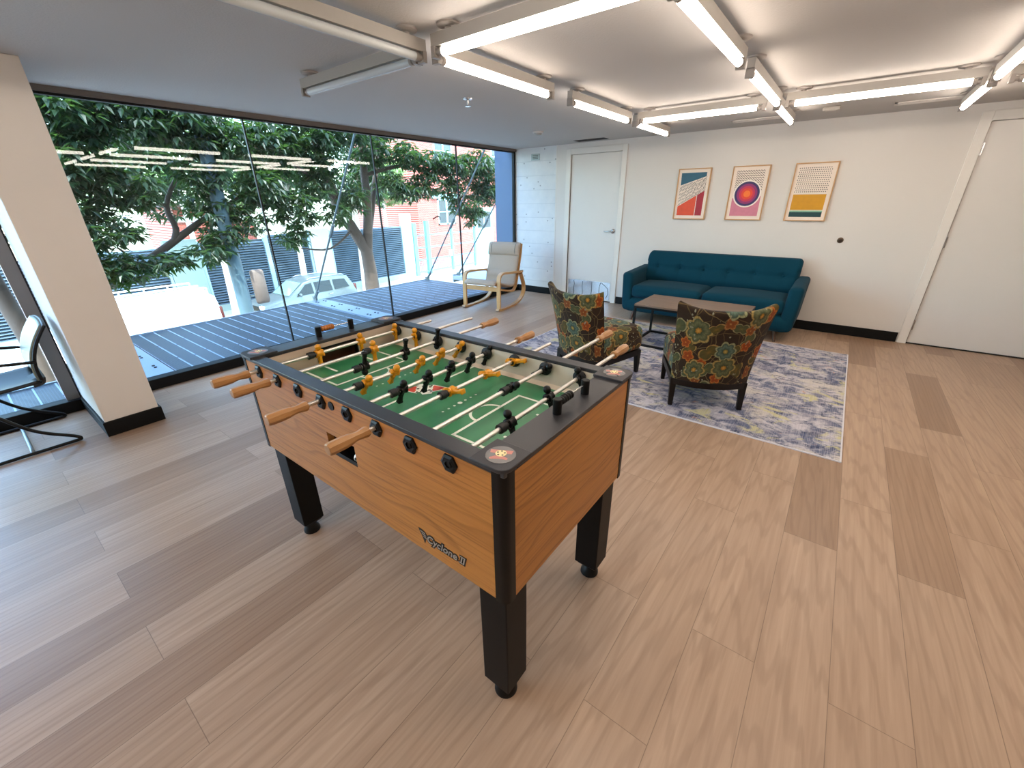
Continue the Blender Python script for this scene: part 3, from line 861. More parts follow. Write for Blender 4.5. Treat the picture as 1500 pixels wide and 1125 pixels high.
# maker's lettering on the long front panel
def text_mesh(txt, size, offset, shear, extrude):
    cu = bpy.data.curves.new('t', 'FONT'); cu.body = txt; cu.size = size; cu.offset = offset; cu.shear = shear; cu.extrude = extrude
    cu.space_character = 1.02
    o = bpy.data.objects.new('t', cu); COL.objects.link(o)
    dg = bpy.context.evaluated_depsgraph_get()
    me = bpy.data.meshes.new_from_object(o.evaluated_get(dg), depsgraph=dg)
    bpy.data.objects.remove(o); bpy.data.curves.remove(cu)
    return me
def lettering(parent, name, txt, size, loc, rot, mat_back, mat_face):
    a = text_mesh(txt, size, size*.125, .25, .0006); f = text_mesh(txt, size, size*.012, .25, .0004)
    a.materials.clear(); a.materials.append(mat_back); f.materials.clear(); f.materials.append(mat_face)
    A = obj(name+'_outline', a, [], parent); F = obj(name, f, [], A)
    A.location = loc; A.rotation_euler = rot
    F.location = (0, 0, .0009)
    xm = max(v.co.x for v in f.vertices)
    for zz, dx in ((0, 0), (size*.66, size*.165)):
        for mt, g, z in ((mat_back, .0022, .0004), (mat_face, 0, .0012)):
            sb_ = MB().prism([(xm-size*.72+dx-g, zz-g), (xm-size*.17+dx+g, zz-g), (xm-size*.17+dx+g, zz+size*.07+g), (xm-size*.72+dx-g, zz+size*.07+g)], 'z', -.0003, z)
            obj('serif', sb_, mt, A, smooth=False)
    return A
A = lettering(T, 'lettering', 'Cyclone II', .036, (L(-.768), -HY-.0008, .5475), (PI/2, 0, R(0)), M_INK, M_LGREY)
b = MB(); yy = -.0
b.mi = 0; b.prism([(-.032, .034), (-.03, .026), (-.020, .012), (-.010, -.016), (-.004, .0), (.006, .018), (-.004, .030), (-.018, .034)], 'z', -.0004, .0005)
b.mi = 1
for k in range(3): b.prism([(-.026+.006*k, .028-.008*k), (-.024+.006*k, .025-.008*k), (-.004+.003*k, .022-.008*k), (-.006+.003*k, .026-.008*k)], 'z', .0005, .0010)
obj('wing_mark', b, [M_INK, M_LGREY], A, weld=False, smooth=False)

# the ball lying in the return tray
def m_ball():
    t = NT('black and white ball'); o = t.obj()
    v = t.voro(o, 62, 'F1', '3D', .6)
    return t.done(t.bsdf(t.ramp(v.outputs['Distance'], [(.30, (.02,.02,.02)), (.34, (.85,.85,.83))], 'CONSTANT'), .4))
o = obj('ball', MB().ball((0,0,0), .0172, 24, 16), m_ball())
o.location = (-1.098, .605, .6923)
tag(o, 'small black and white ball in the return slot of the foosball table', 'ball')
# ------------------------------------------------------------------ rug
def m_rug():
    t = NT('distressed blue and cream rug'); o = t.obj()
    st = t.map(o, (1.0, 1.25, 1))
    n1 = t.noise(st, 3.6, 6, .62, .9); n2 = t.noise(t.map(o, (1, 1.35, 1), (5, 3, 0)), 5.2, 6, .65, 1.2); n3 = t.noise(t.map(o, (1, 1.3, 1), (9, 1, 2)), 2.6, 4, .6, .6)
    n4 = t.noise(t.map(o, (1, 1.6, 1), (2, 7, 4)), 9, 5, .7, 1.0)
    c = t.mix(t.ramp(n1, [(.38, (0,0,0)), (.56, (1,1,1))]), hexc('#93919f'), hexc('#c4c0c6'))
    c = t.mix(t.ramp(n2, [(.46, (0,0,0)), (.58, (.9,.9,.9))]), c, hexc('#545f7c'))
    c = t.mix(t.ramp(n3, [(.54, (0,0,0)), (.62, (.85,.85,.85))]), c, hexc('#cbc5bb'))
    c = t.mix(t.ramp(n4, [(.52, (0,0,0)), (.62, (.85,.85,.85))]), c, hexc('#333f5c'))
    n5 = t.noise(t.map(o, (1, 1.2, 1), (1, 4, 8)), 4.4, 5, .6, .8)
    c = t.mix(t.ramp(n5, [(.57, (0,0,0)), (.63, (.9,.9,.9))]), c, hexc('#c6c193'))
    n6 = t.noise(t.map(o, (1, 1.4, 1), (6, 9, 3)), 6.5, 4, .6, .8)
    c = t.mix(t.ramp(n6, [(.64, (0,0,0)), (.70, (.8,.8,.8))]), c, hexc('#c79a86'))
    th = t.noise(t.map(o, (200, 5, 1)), 1, 2, .6); th2 = t.noise(t.map(o, (230, 3, 1), (3,1,0)), 1, 2, .6)
    c = t.mix(t.ramp(th, [(.46, (0,0,0)), (.7, (.40,.40,.40))]), c, hexc('#cfcbd0'))
    c = t.mix(t.ramp(th2, [(.52, (0,0,0)), (.75, (.28,.28,.28))]), c, hexc('#39435f'))
    return t.done(t.bsdf(c, .9, 0, .1, t.bump(th, .3, .003)))
RUG = thing('area_rug', 'blue, lilac and cream distressed rug under the floral chairs and coffee table', 'rug', (-1.147, 3.985, 0))
rw, rd = 1.432, 1.145
obj('pile', MB().box(-rw, rw, -rd, rd, 0, .008), m_rug(), RUG, smooth=False)
b = MB(); w = .009
b.box(-rw-w, rw+w, -rd-w, -rd, 0, .0075); b.box(-rw-w, rw+w, rd, rd+w, 0, .0075); b.box(-rw-w, -rw, -rd, rd, 0, .0075); b.box(rw, rw+w, -rd, rd, 0, .0075)
obj('bound_edge', b, plain('white rug binding', '#d6d6dc', .85, bump=.3), RUG, smooth=False)

# ------------------------------------------------------------------ sofa
def m_fabric(name, a, b_, sc=420):
    t = NT(name); o = t.obj()
    f = t.noise(o, sc, 2, .6); g = t.noise(o, 3, 3)
    c = t.mix(f, hexc(a), hexc(b_)); c = t.mix(t.math('MULTIPLY', g, .3), c, hexc(a))
    return t.done(t.bsdf(c, .88, 0, .15, t.bump(f, .35, .002), sheen=.04))
M_TEAL = m_fabric('teal woven upholstery', '#02303f', '#064154')
M_TEALD = m_fabric('teal piping', '#02303f', '#084a5e')
M_WALNUT = plain('walnut stained leg', '#4a2b18', .4, var=.2, scale=20)
S = thing('sofa', 'teal tufted mid-century sofa against the white wall', 'sofa', (-1.19, 5.52, 0))
# local: front is -y.  outer width 2.0
def flare(x, y, z):   # arms lean outward with height
    return x
body = MB().rbox((0, -.0, .205), (1.88, .72, .19), .075, 4, 6, lambda x, y, z: (x*(1+.03*(z+.1)/.19), y, z))
obj('base', body, M_TEAL, S, sharp=60)
for s in (-1, 1):
    def fa(x, y, z, s=s):
        t_ = (z+.24)/.48
        return (x+s*(.026*t_**1.2-.05*max(0, .22-t_)**1.2), y+.015*t_+(-.05*max(0, .3-t_)*-1 if y < 0 else 0), z+(.03*(y+.33)/.7 if z > 0 else 0))
    obj('armrest', MB().rbox((s*.892, .0, .36), (.135, .72, .48), .045, 4, 8, fa), M_TEAL, S, sharp=60)
# seat cushions
for s in (-1, 1):
    def fc(x, y, z):
        k = (1-(x/.42)**2)*(1-(y/.30)**2)
        return (x, y-.012*(1-(z/.08)**2)*(1-(x/.43)**2 if y < -.2 else 0), z+(.022*k if z > 0 else 0))
    cu = obj('seat_cushion', MB().rbox((s*.425, -.055, .375), (.845, .60, .155), .055, 5, 10, fc), M_TEAL, S, sharp=70)
    pts = []
    for k in range(48):
        a = 2*PI*k/48
        ca, sa = math.cos(a), math.sin(a)
        px = math.copysign(abs(ca)**.25, ca)*.405; py = math.copysign(abs(sa)**.25, sa)*.285
        pts.append((s*.425+px, -.055+py, .436))
    obj('piping', MB().tube(pts, .004, 6, closed=True), M_TEALD, cu)
# tufted back: one wide cushion with a row of button tufts
TUF = [-.72, -.432, -.144, .144, .432, .72]
def backf(u, v):
    # u across, v round the section: front bottom -> front top -> over -> rear bottom
    w = .865+.03*0
    return None
def back_section(v):
    pts = [(.16, .40), (.135, .50), (.165, .60), (.215, .71), (.262, .792), (.285, .812), (.325, .818), (.362, .800), (.372, .76), (.345, .55), (.33, .30)]
    k = v*(len(pts)-1); i = min(int(k), len(pts)-2); f = k-i
    # catmull-rom
    P = lambda j: Vector(pts[max(0, min(len(pts)-1, j))])
    a, b_, c_, d = P(i-1), P(i), P(i+1), P(i+2)
    return .5*((2*b_)+(c_-a)*f+(2*a-5*b_+4*c_-d)*f*f+(3*b_-a-3*c_+d)*f**3)
def bpt(u, v):
    y, z = back_section(v)
    x = (u*2-1)
    wid = .868-.0*z
    X = x*wid*(1+.018*(z-.4))
    # round off the two ends
    e = max(0, abs(x)-.955)/.045
    y0, z0 = .27, .6
    sh = 1-.10*e*e
    y = y0+(y-y0)*sh if v > .3 else y+.03*e*e
    z = z-.03*e*e if z > .6 else z
    if v < .45:
        d = 0
        seam = math.exp(-((z-.628)/.012)**2)*.016
        for tx in TUF:
            r2 = ((X-tx)/.045)**2+((z-.628)/.035)**2
            d += .026*math.exp(-r2)
            if .43 < z < .80: d += .0035*math.exp(-((X-tx)/.009)**2)
        y += d+seam*.6
        y -= .012*math.sin(PI*max(0, min(1, (z-.45)/.17))) if z < .63 else .012*math.sin(PI*max(0, min(1, (z-.63)/.17)))
    return (X, y, z)
bk = MB().grid(bpt, 150, 60)
n = 61
# close the two ends
bk.f.append([i for i in range(n)]); bk.m.append(0)
bk.f.append([150*n+i for i in range(n)][::-1]); bk.m.append(0)
bko = obj('backrest', bk, M_TEAL, S, sharp=60)
for tx in TUF: obj('button', MB().ball((tx*1.005, .196, .628), .013, 12, 8, (1, .6, 1)), M_TEALD, bko)
for sx in (-1, 1):
    for y, yt in ((-.31, -.27), (.30, .26)):
        obj('leg', MB().tube([(sx*.80, yt, .125), (sx*.825, y, 0)], [.024, .013], 14), M_WALNUT, S)

# ------------------------------------------------------------------ coffee table
def m_table():
    t = NT('rustic brown laminate top'); o = t.obj()
    x, y, z = t.sep(o)[:3]
    g = t.noise(t.map(o, (2.2, 38, 1)), 1, 5, .6, .7)
    bl = t.noise(t.map(o, (3, 7, 1)), 1.4, 3, .6, .5)
    c = t.mix(g, hexc('#5a483b'), hexc('#917b69')); c = t.mix(t.ramp(bl, [(.4, (0,0,0)), (.7, (.6,.6,.6))]), c, hexc('#75655a'))
    return t.done(t.bsdf(c, .42, 0, .4))
K = thing('coffee_table', 'low rectangular coffee table with rustic brown top and thin black frame', 'coffee table', (-1.083, 4.497, .0085))
kx, ky, kh = .52, .29, .442
obj('tabletop', MB().box(-kx, kx, -ky, ky, kh-.018, kh), m_table(), K, bevel=.002, smooth=False)
b = MB(); w = .011
for sy in (-1, 1): b.box(-kx, kx, sy*(ky-w)-w, sy*(ky-w)+w, kh-.04, kh-.0185)
for sx in (-1, 1): b.box(sx*(kx-w)-w, sx*(kx-w)+w, -ky+2*w, ky-2*w, kh-.04, kh-.0185)
obj('top_frame', b, M_BLACKMETAL, K, smooth=False)
for sx in (-1, 1):
    for sy in (-1, 1): obj('leg', MB().box(sx*(kx-w)-w, sx*(kx-w)+w, sy*(ky-w)-w, sy*(ky-w)+w, 0, kh-.04), M_BLACKMETAL, K, smooth=False)
b = MB()
for sy in (-1, 1): b.box(-kx+2*w, kx-2*w, sy*(ky-w)-w, sy*(ky-w)+w, 0.0, .022)
for sx in (-1, 1): b.box(sx*(kx-w)-w, sx*(kx-w)+w, -ky+2*w, ky-2*w, 0.0, .022)
obj('floor_frame', b, M_BLACKMETAL, K, smooth=False)

# ------------------------------------------------------------------ floral slipper chairs
def m_floral():
    t = NT('brown floral tapestry'); uv = t.uv()
    wob = t.n('ShaderNodeTexNoise'); wob.inputs['Scale'].default_value = 9; wob.inputs['Detail'].default_value = 2; t.l(uv, wob.inputs['Vector'])
    wv = t.vmath('MULTIPLY', t.vmath('SUBTRACT', wob.outputs['Color'], (.5,.5,.5)), (.05,.05,0))
    p = t.vmath('ADD', uv, wv)
    fine = t.noise(uv, 380, 2)
    col = t.mix(t.noise(uv, 5, 3), hexc('#22170e'), hexc('#35261a'))
    def vines(col, off, scale, c, th):
        q = t.vmath('ADD', p, off)
        e = t.voro(q, scale, 'DISTANCE_TO_EDGE', '2D').outputs['Distance']
        return t.mix(t.ramp(e, [(th*.5, (.8,.8,.8)), (th, (0,0,0))]), col, c)
    col = vines(col, (3.1,1.7,0), 6.5, hexc('#77643f'), .022)
    col = vines(col, (8.2,4.7,0), 9, hexc('#5b4a2b'), .03)
    def flowers(col, off, scale, petals, rad, amp, cols, keep, spin):
        q = t.vmath('ADD', uv, off)
        q = t.vmath('ADD', q, t.vmath('MULTIPLY', wv, (.35,.35,0)))
        v = t.voro(q, scale, 'F1', '2D', .85)
        d = t.vmath('SUBTRACT', q, v.outputs['Position'])
        # voronoi positions come back in unscaled texture space
        dx, dy = t.sep(d)[0], t.sep(d)[1]
        ang = t.math('ARCTAN2', dy, dx)
        rn = t.sep(v.outputs['Color'])
        a = t.math('ADD', t.math('MULTIPLY', ang, float(petals)), t.math('MULTIPLY', rn[0], spin))
        pet = t.math('MULTIPLY_ADD', t.math('ABSOLUTE', t.math('SINE', t.math('MULTIPLY', a, .5))), amp, 1-amp)
        size = t.math('MULTIPLY_ADD', rn[1], .35, .75)
        r = t.math('DIVIDE', t.math('MULTIPLY', t.vmath('LENGTH', d), 1./rad), t.math('MULTIPLY', pet, size))
        body = t.ramp(r, cols)
        alt = t.ramp(r, [(s, tuple(x*m for x, m in zip(c, (1.25,.85,.5)))) for s, c in cols])
        body = t.mix(t.math('GREATER_THAN', rn[2], .6), body, alt)
        m = t.math('MULTIPLY', t.math('LESS_THAN', r, 1.), t.math('LESS_THAN', rn[0], keep))
        vein = t.math('MULTIPLY', t.math('GREATER_THAN', t.math('SINE', t.math('MULTIPLY', a, 3.)), .78), .35)
        body = t.mix(vein, body, hexc('#3c3524'))
        return t.mix(m, col, body)
    leaf = [(0, hexc('#6c6436')), (.3, hexc('#4f5232')), (.8, hexc('#454c33')), (.9, hexc('#938a61')), (1, hexc('#7a7450'))]
    org = [(0, hexc('#b98a48')), (.22, hexc('#7c3f1c')), (.7, hexc('#85491f')), (.84, hexc('#a9773f')), (1, hexc('#5f3d20'))]
    teal = [(0, hexc('#b8a25c')), (.18, hexc('#8d7835')), (.26, hexc('#31483f')), (.55, hexc('#5a7061')), (.78, hexc('#3c5046')), (.90, hexc('#99976d')), (1, hexc('#6f7655'))]
    col = flowers(col, (1.3,2.9,0), 7.5, 2, .075, .6, leaf, .62, 6.3)
    col = flowers(col, (5.7,.4,0), 7.2, 5, .056, .34, org, .55, 6.3)
    col = flowers(col, (.25,.37,0), 4.7, 7, .102, .24, teal, .60, 6.3)
    dots = t.voro(p, 26, 'F1', '2D')
    dm = t.math('MULTIPLY', t.math('LESS_THAN', dots.outputs['Distance'], .17), t.math('GREATER_THAN', t.noise(uv, 7, 2), .58))
    col = t.mix(dm, col, hexc('#86836c'))
    col = t.mix(t.math('MULTIPLY', fine, .25), col, hexc('#2a2016'))
    return t.done(t.bsdf(col, .85, 0, .15, t.bump(fine, .25, .002), sheen=.1))
M_FLORAL = m_floral()
M_ESP = plain('espresso stained wood', '#120b08', .4, 0, .3, var=.2, scale=20)
def slipper(label, loc, rz):
    t = thing('slipper_chair', label, 'armchair', loc, rz, 'floral slipper chairs on the rug')
    # curved, winged backrest: outer and inner skins closed over a rounded rim
    def skin(u, v, side):
        a = (u*2-1)
        w = .264+.022*v+.008*v*v
        th = 1.05
        x = w*math.sin(a*th)/math.sin(th)
        wrap = (1-math.cos(a*th))/(1-math.cos(th))
        y = -.075-.115*v-.03*v*v+wrap*(.085+.045*v)
        z = .205+v*(.545+.040*abs(a)**3)
        # flare the ears backward and outward near the top
        y -= .020*(abs(a)**6)*v*v
        x += math.copysign(.016*abs(a)**6*v*v, a)
        if side:
            nx, ny = -math.sin(a*th)*.6, math.cos(a*th)
            k = .085*(1-.22*v)
            x += nx*k; y += ny*k
        return x, y, z
    N, M_ = 40, 30
    b = MB()
    def P(u, k):
        # k runs up the outer skin, over the rim and down the inner skin
        if k <= M_: return skin(u, k/M_, 0)
        if k < M_+6:
            f = (k-M_)/6; a0 = Vector(skin(u, 1, 0)); a1 = Vector(skin(u, 1, 1))
            q = a0.lerp(a1, .5-.5*math.cos(PI*f)); q.z += .026*math.sin(PI*f); return tuple(q)
        return skin(u, 1-(k-M_-6)/M_, 1)
    tot = 2*M_+6
    # round the two side rims too
    def G(i, k): return P(i/N, k)
    vs = [G(i, k) for i in range(N+1) for k in range(tot+1)]
    base = b.add(vs, [])
    for i in range(N+1):
        for k in range(tot+1):
            v = k/M_ if k <= M_ else (1+(k-M_)/60 if k < M_+6 else 1.1+(k-M_-6)/M_)
            b.uv[i*(tot+1)+k] = ((i/N-.5)*.72+(3 if k > M_+3 else 0), v*.55)
    for i in range(N):
        for k in range(tot):
            q = i*(tot+1)+k; b.f.append([q, q+tot+1, q+tot+2, q+1]); b.m.append(0)
    for i, sg in ((0, -1), (N, 1)):
        # bulged side strips
        rows = M_+3
        for k in range(rows):
            a0, a1 = i*(tot+1)+k, i*(tot+1)+k+1
            b0, b1 = i*(tot+1)+tot-k, i*(tot+1)+tot-k-1
            if b1 < a1 or a1 == b1: 
                if a1 != b0: b.f.append([a0, a1, b0]); b.m.append(0)
                break
            b.f.append([a0, a1, b1, b0] if sg > 0 else [b0, b1, a1, a0]); b.m.append(0)
    obj('backrest', b, M_FLORAL, t, sharp=75)
    # upholstered seat, front edge rounded
    def fs(x, y, z):
        f = (y+.27)/.54
        return (x*(.94+.10*f), y, z+(.018*(1-(x/.28)**2) if z > 0 else 0)-(.01*(1-f)))
    sb = MB().rbox((0, .245, .325), (.53, .56, .215), .06, 4, 8, fs)
    for i, p in enumerate(sb.v): sb.uv[i] = (p.x+7.2+(math.copysign(max(0, .43-p.z), p.x) if abs(p.x) > .225 else 0), p.y+(max(0, .43-p.z) if p.y > .47 and abs(p.x) < .225 else 0))
    obj('seat', sb, M_FLORAL, t, sharp=75)
    # show-wood rail, bowed at the rear
    rail = []
    for k in range(13):
        a = -1+2*k/12; rail.append((a*.245, -.062*(1-a*a)-.005, .195))
    rb = MB()
    for k in range(12):
        p, q = rail[k], rail[k+1]
        rb.add([(p[0], p[1]-.012, .172), (q[0], q[1]-.012, .172), (q[0], q[1]+.016, .172), (p[0], p[1]+.016, .172), (p[0], p[1]-.012, .218), (q[0], q[1]-.012, .218), (q[0], q[1]+.016, .218), (p[0], p[1]+.016, .218)],
               [(3,2,1,0),(4,5,6,7),(0,1,5,4),(2,3,7,6)])
    for s in (-1, 1): rb.box(min(s*.235, s*.262), max(s*.235, s*.262), 0, .50, .172, .225)
    rb.box(-.25, .25, .48, .51, .172, .225)
    obj('seat_rail', rb, M_ESP, t, smooth=False)
    for sx in (-1, 1):
        obj('leg', MB().frustum((sx*.243, -.012, 0), (.032, .034), (sx*.243, .008, .215), (.046, .046)), M_ESP, t, bevel=.003, smooth=False)
        obj('leg', MB().frustum((sx*.240, .500, 0), (.030, .030), (sx*.240, .488, .215), (.048, .048)), M_ESP, t, bevel=.003, smooth=False)
    return t
slipper('brown floral slipper chair seen squarely from behind, in front of the coffee table', (-.564, 3.118, .0085), 25.3)
slipper('brown floral slipper chair half hidden behind the foosball table, nearer the white door', (-1.605, 3.06, .0085), -15)

# ------------------------------------------------------------------ rocking chair
M_BEECH = plain('clear lacquered birch', '#c79a63', .4, var=.1, scale=14)
M_BEIGE = m_fabric('beige cotton cushion', '#a3917f', '#b8a695', 300)
M_BEIGED = m_fabric('grey piping', '#6d6a66', '#7d7973')
RC = thing('rocking_chair', 'bentwood rocking chair with beige cushion in the corner by the window', 'rocking chair', (-4.055, 4.865, 0), 8)
def smooth_path(pts, n=6):
    out = []
    P = [Vector(p) for p in pts]
    for i in range(len(P)-1):
        a = P[max(0, i-1)]; b_ = P[i]; c_ = P[i+1]; d = P[min(len(P)-1, i+2)]
        for k in range(n):
            f = k/n
            out.append(tuple(.5*((2*b_)+(c_-a)*f+(2*a-5*b_+4*c_-d)*f*f+(3*b_-a-3*c_+d)*f**3)))
    out.append(tuple(P[-1])); return out
for s in (-1, 1):
    x0, x1 = sorted((s*.262, s*.318))
    arm = smooth_path([(-.355, .035), (-.35, .20), (-.345, .36), (-.335, .45), (-.30, .497), (-.22, .512), (-.08, .500), (.10, .485), (.24, .470), (.34, .470)])
    obj('armrest', MB().band(arm, x0, x1, .027), M_BEECH, RC, sharp=50)
    rk = smooth_path([(-.40, .030), (-.36, .018), (-.24, .0125), (-.08, .012), (.10, .019), (.26, .050), (.36, .110), (.405, .19), (.39, .28), (.345, .37), (.30, .45)])
    obj('rocker', MB().band(rk, x0, x1, .024), M_BEECH, RC, sharp=50)
x0, x1 = -.262, .262
for s in (-1, 1):
    xa, xb = sorted((s*.222, s*.262))
    fr = smooth_path([(-.34, .315), (-.15, .262), (.06, .215), (.16, .215), (.225, .27), (.28, .40), (.335, .56), (.385, .72), (.415, .86)])
    obj('side_frame', MB().band(fr, xa, xb, .024), M_BEECH, RC, sharp=50)
obj('front_rail', MB().box(-.262, .262, -.348, -.328, .272, .335), M_BEECH, RC, bevel=.004, smooth=False)
obj('rear_rail', MB().box(-.262, .262, .30, .318, .42, .47), M_BEECH, RC, bevel=.004, smooth=False)
cpath = smooth_path([(-.385, .350), (-.35, .385), (-.20, .345), (-.02, .295), (.12, .275), (.19, .315), (.235, .43), (.285, .56), (.335, .70), (.372, .83), (.385, .875)], 8)
def cush(u, v, cp=cpath):
    i = u*(len(cp)-1); k = min(int(i), len(cp)-2); f = i-k
    p = Vector(cp[k]).lerp(Vector(cp[k+1]), f); d = (Vector(cp[k+1])-Vector(cp[k])).normalized(); n = Vector((-d[1], d[0]))
    a = 2*PI*v
    ex = math.copysign(abs(math.cos(a))**.35, math.cos(a)); ey = math.copysign(abs(math.sin(a))**.8, math.sin(a))
    e = min(1, min(u, 1-u)/.035)**.5
    th = .034*e*(1-.25*abs(ex)**4)
    pu = .006*math.sin(u*46)*(1 if .56 < u < .64 else 0)
    q = p+n*(ey*th+ (pu if ey > 0 else 0)+.012)
    return (ex*.262*(.9+.1*e), q[0], q[1])
obj('cushion', MB().grid(cush, 70, 32), M_BEIGE, RC, sharp=80)
hp = smooth_path([(.298, .695), (.312, .755), (.335, .82), (.35, .868)], 6)
def head(u, v):
    i = u*(len(hp)-1); k = min(int(i), len(hp)-2); f = i-k
    p = Vector(hp[k]).lerp(Vector(hp[k+1]), f); d = (Vector(hp[k+1])-Vector(hp[k])).normalized(); n = Vector((-d[1], d[0]))
    a = 2*PI*v
    ex = math.copysign(abs(math.cos(a))**.3, math.cos(a)); ey = math.copysign(abs(math.sin(a))**.8, math.sin(a))
    e = max(.05, math.sin(PI*min(1, max(0, u))))**.45
    q = p+n*(ey*.046*e)
    return (ex*.272, q[0], q[1])
hr = obj('head_pillow', MB().grid(head, 24, 36), M_BEIGE, RC, sharp=80)
for s in (-1, 1):
    pts = []
    for k in range(20):
        a = 2*PI*k/20; c0 = Vector((.325, .783)); d = Vector((.30, .95)).normalized(); n = Vector((-d[1], d[0]))
        q = c0+d*math.cos(a)*.088+n*math.sin(a)*.048
        pts.append((s*.205, q[0], q[1]))
    obj('piping', MB().tube(pts, .0045, 6, closed=True), M_BEIGED, hr)
o = obj('seat_seam', MB().tube([(-.25, .165, .33), (0, .160, .327), (.25, .165, .33)], .004, 6), M_BEIGED, RC)

# ------------------------------------------------------------------ office chair
M_SHELL = plain('chair back with painted glare', '#7f867b', .4, var=.05)  # glare on the backrest is put into this pale colour
M_SEATD = plain('dark grey chair seat', '#14181a', .5, var=.1)
OC = thing('office_chair', 'black sled-base visitor chair with glare-paled back, cut by the left edge beside the pillar', 'chair', (-4.08, -.13, 0))
def shell(u, v):
    x = (u*2-1)
    y = -.205+.44*v
    w = .235-.02*v
    return (x*w, y, .425+.022*x*x-.012*math.sin(PI*v)-.02*(1-v)**4)
sm = MB().grid(shell, 14, 14)
st = obj('seat', sm, M_SEATD, OC, sharp=80)
md = st.modifiers.new('thick', 'SOLIDIFY'); md.thickness = .02; md.offset = -1
def bshell(u, v):
    x = (u*2-1)
    w = .235-.02*v-.05*max(0, v-.8)**1.2
    return (x*w, .250+.115*v**1.8-.014*math.sin(PI*v)-.010*(x*x), .45+.335*v-(.015*x*x*v))
bo = obj('backrest', MB().grid(bshell, 16, 16), M_SHELL, OC, sharp=80)
md = bo.modifiers.new('thick', 'SOLIDIFY'); md.thickness = .014; md.offset = 1
rim = [bshell(0, v/10) for v in range(11)]+[bshell(u/10, 1) for u in range(1, 11)]+[bshell(1, 1-v/10) for v in range(1, 11)]
obj('back_rim', MB().tube([(p[0]*1.02, p[1]+.005, p[2]) for p in rim], .010, 8), M_BLACK, bo)
obj('rear_curve', MB().band(smooth_path([(.20, .415), (.245, .425), (.258, .46)]), -.22, .22, .016), M_SEATD, OC, sharp=80)
for s in (-1, 1):
    obj('armrest', MB().tube(smooth_path([(s*.245, .255, .57), (s*.262, .19, .582), (s*.27, .05, .60), (s*.27, -.14, .60), (s*.262, -.20, .55), (s*.245, -.20, .43)]), .0095, 10), M_BLACKMETAL, OC)
    obj('sled_leg', MB().tube(smooth_path([(s*.20, -.10, .405), (s*.235, -.06, .375), (s*.268, .10, .16), (s*.276, .262, .045), (s*.278, .282, .017), (s*.278, .25, .0125), (s*.278, .0, .0125), (s*.278, -.26, .0125), (s*.276, -.30, .03), (s*.262, -.24, .15), (s*.225, -.14, .385)], 5), .0105, 10), M_BLACKMETAL, OC)
obj('cross_bar', MB().tube(smooth_path([(-.272, .06, .014), (-.23, .06, .03), (0, .06, .038), (.23, .06, .03), (.272, .06, .014)]), .010, 10), plain('grey steel bar', '#8d9190', .35, .7), OC)
# ------------------------------------------------------------------ outside: steel canopy under the window
GZ = -3.4                     # street level
def m_deck():
    t = NT('dark steel grating'); o = t.obj()
    x, y, z = t.sep(o)[:3]
    f = t.math('FRACT', t.math('MULTIPLY', y, 1/.02)); g = t.math('FRACT', t.math('MULTIPLY', x, 1/.012))
    m = t.math('MAXIMUM', t.math('LESS_THAN', f, .28), t.math('LESS_THAN', g, .3))
    c = t.mix(m, hexc('#2c333c'), hexc('#4b545f')); c = t.mix(t.noise(o, 3, 4), c, hexc('#3a434e'))
    return t.done(t.bsdf(c, .5, .3, .4))
M_DECK = m_deck()
M_DECKL = plain('galvanised deck strip', '#7f92a6', .45, .3, var=.1)
M_CHAN = plain('galvanised steel channel', '#7d8c9d', .45, .3, var=.08)
M_ROD = plain('galvanised tie rod', '#626d6f', .5, .15)
struct('trim_6', MB().box(-4.62, -4.50, -3, 9.5, -.35, .0), M_BASE, smooth=False)
def deck(label, y0, y1, x0=-6.87, x1=-4.66, z=-.06):
    t = thing('canopy_panel', label, 'canopy', (x0, y0, z), 0, 'steel grating panels of the canopy below the window')
    W, D = x1-x0, y1-y0
    obj('grating', MB().box(0, W, 0, D, -.03, 0), M_DECK, t, smooth=False)
    b = MB(); n = max(1, int(D/.146))
    for k in range(n+1):
        y = D*k/n
        off = .12*(k % 3)
        for xa, xb in (((.02, .62+off), (.66+off, 1.33+off*.5), (1.37+off*.5, W-.02)) if W > 1.6 else ((.02, .45+off), (.49+off, W-.02))):
            b.box(xa, xb, max(0, y-.006), min(D, y+.006), 0, .004)
    obj('bearing_bars', b, M_DECKL, t, smooth=False)
    obj('edge_angle', MB().box(-.03, 0, 0, D, -.09, .012), M_CHAN, t, smooth=False)
    return t
deck('steel grating canopy panel below the window, between the two bolted channels', 1.02, 3.37)
deck('steel grating canopy panel below the window, beside the rocking chair', 3.69, 6.05)
deck('steel grating canopy panel below the window left of the pillar', -2.0, .68, -5.58)
def channel(label, y0, y1):
    t = thing('steel_channel', label, 'steel beam', (-6.90, (y0+y1)/2, -.05), 0, 'bolted steel channels between the canopy panels')
    h = (y1-y0)/2
    obj('plate', MB().box(0, 2.28, -h, h, -.04, .004), M_CHAN, t, smooth=False)
    for k in range(5):
        for s in (-1, 1): obj('bolt', MB().lathe([(.014, .004), (.014, .012), (.001, .013)], 'z', (.18+.47*k, s*h*.45, 0), 6), M_DARKGAP, t)
        for s in (-1, 1): obj('bolt', MB().lathe([(.014, .004), (.014, .012), (.001, .013)], 'z', (.25+.47*k, s*h*.45, 0), 6), M_DARKGAP, t)
channel('pale bolted steel channel crossing the canopy behind the foosball table', 3.385, 3.675)
channel('pale bolted steel channel crossing the canopy just right of the pillar', .70, 1.0)
t = thing('lower_canopy', 'pale grey lower canopy slab beyond the grating, seen behind the rocking chair', 'canopy', (-6.9, 6.85, -.10))
obj('slab', MB().box(0, 2.2, 0, 2.2, -.08, 0), plain('grey canopy slab', '#8f9ba6', .6, var=.08), t, smooth=False)
obj('front_lip', MB().box(-.03, 0, 0, 2.2, -.14, .03), M_CHAN, t, smooth=False)
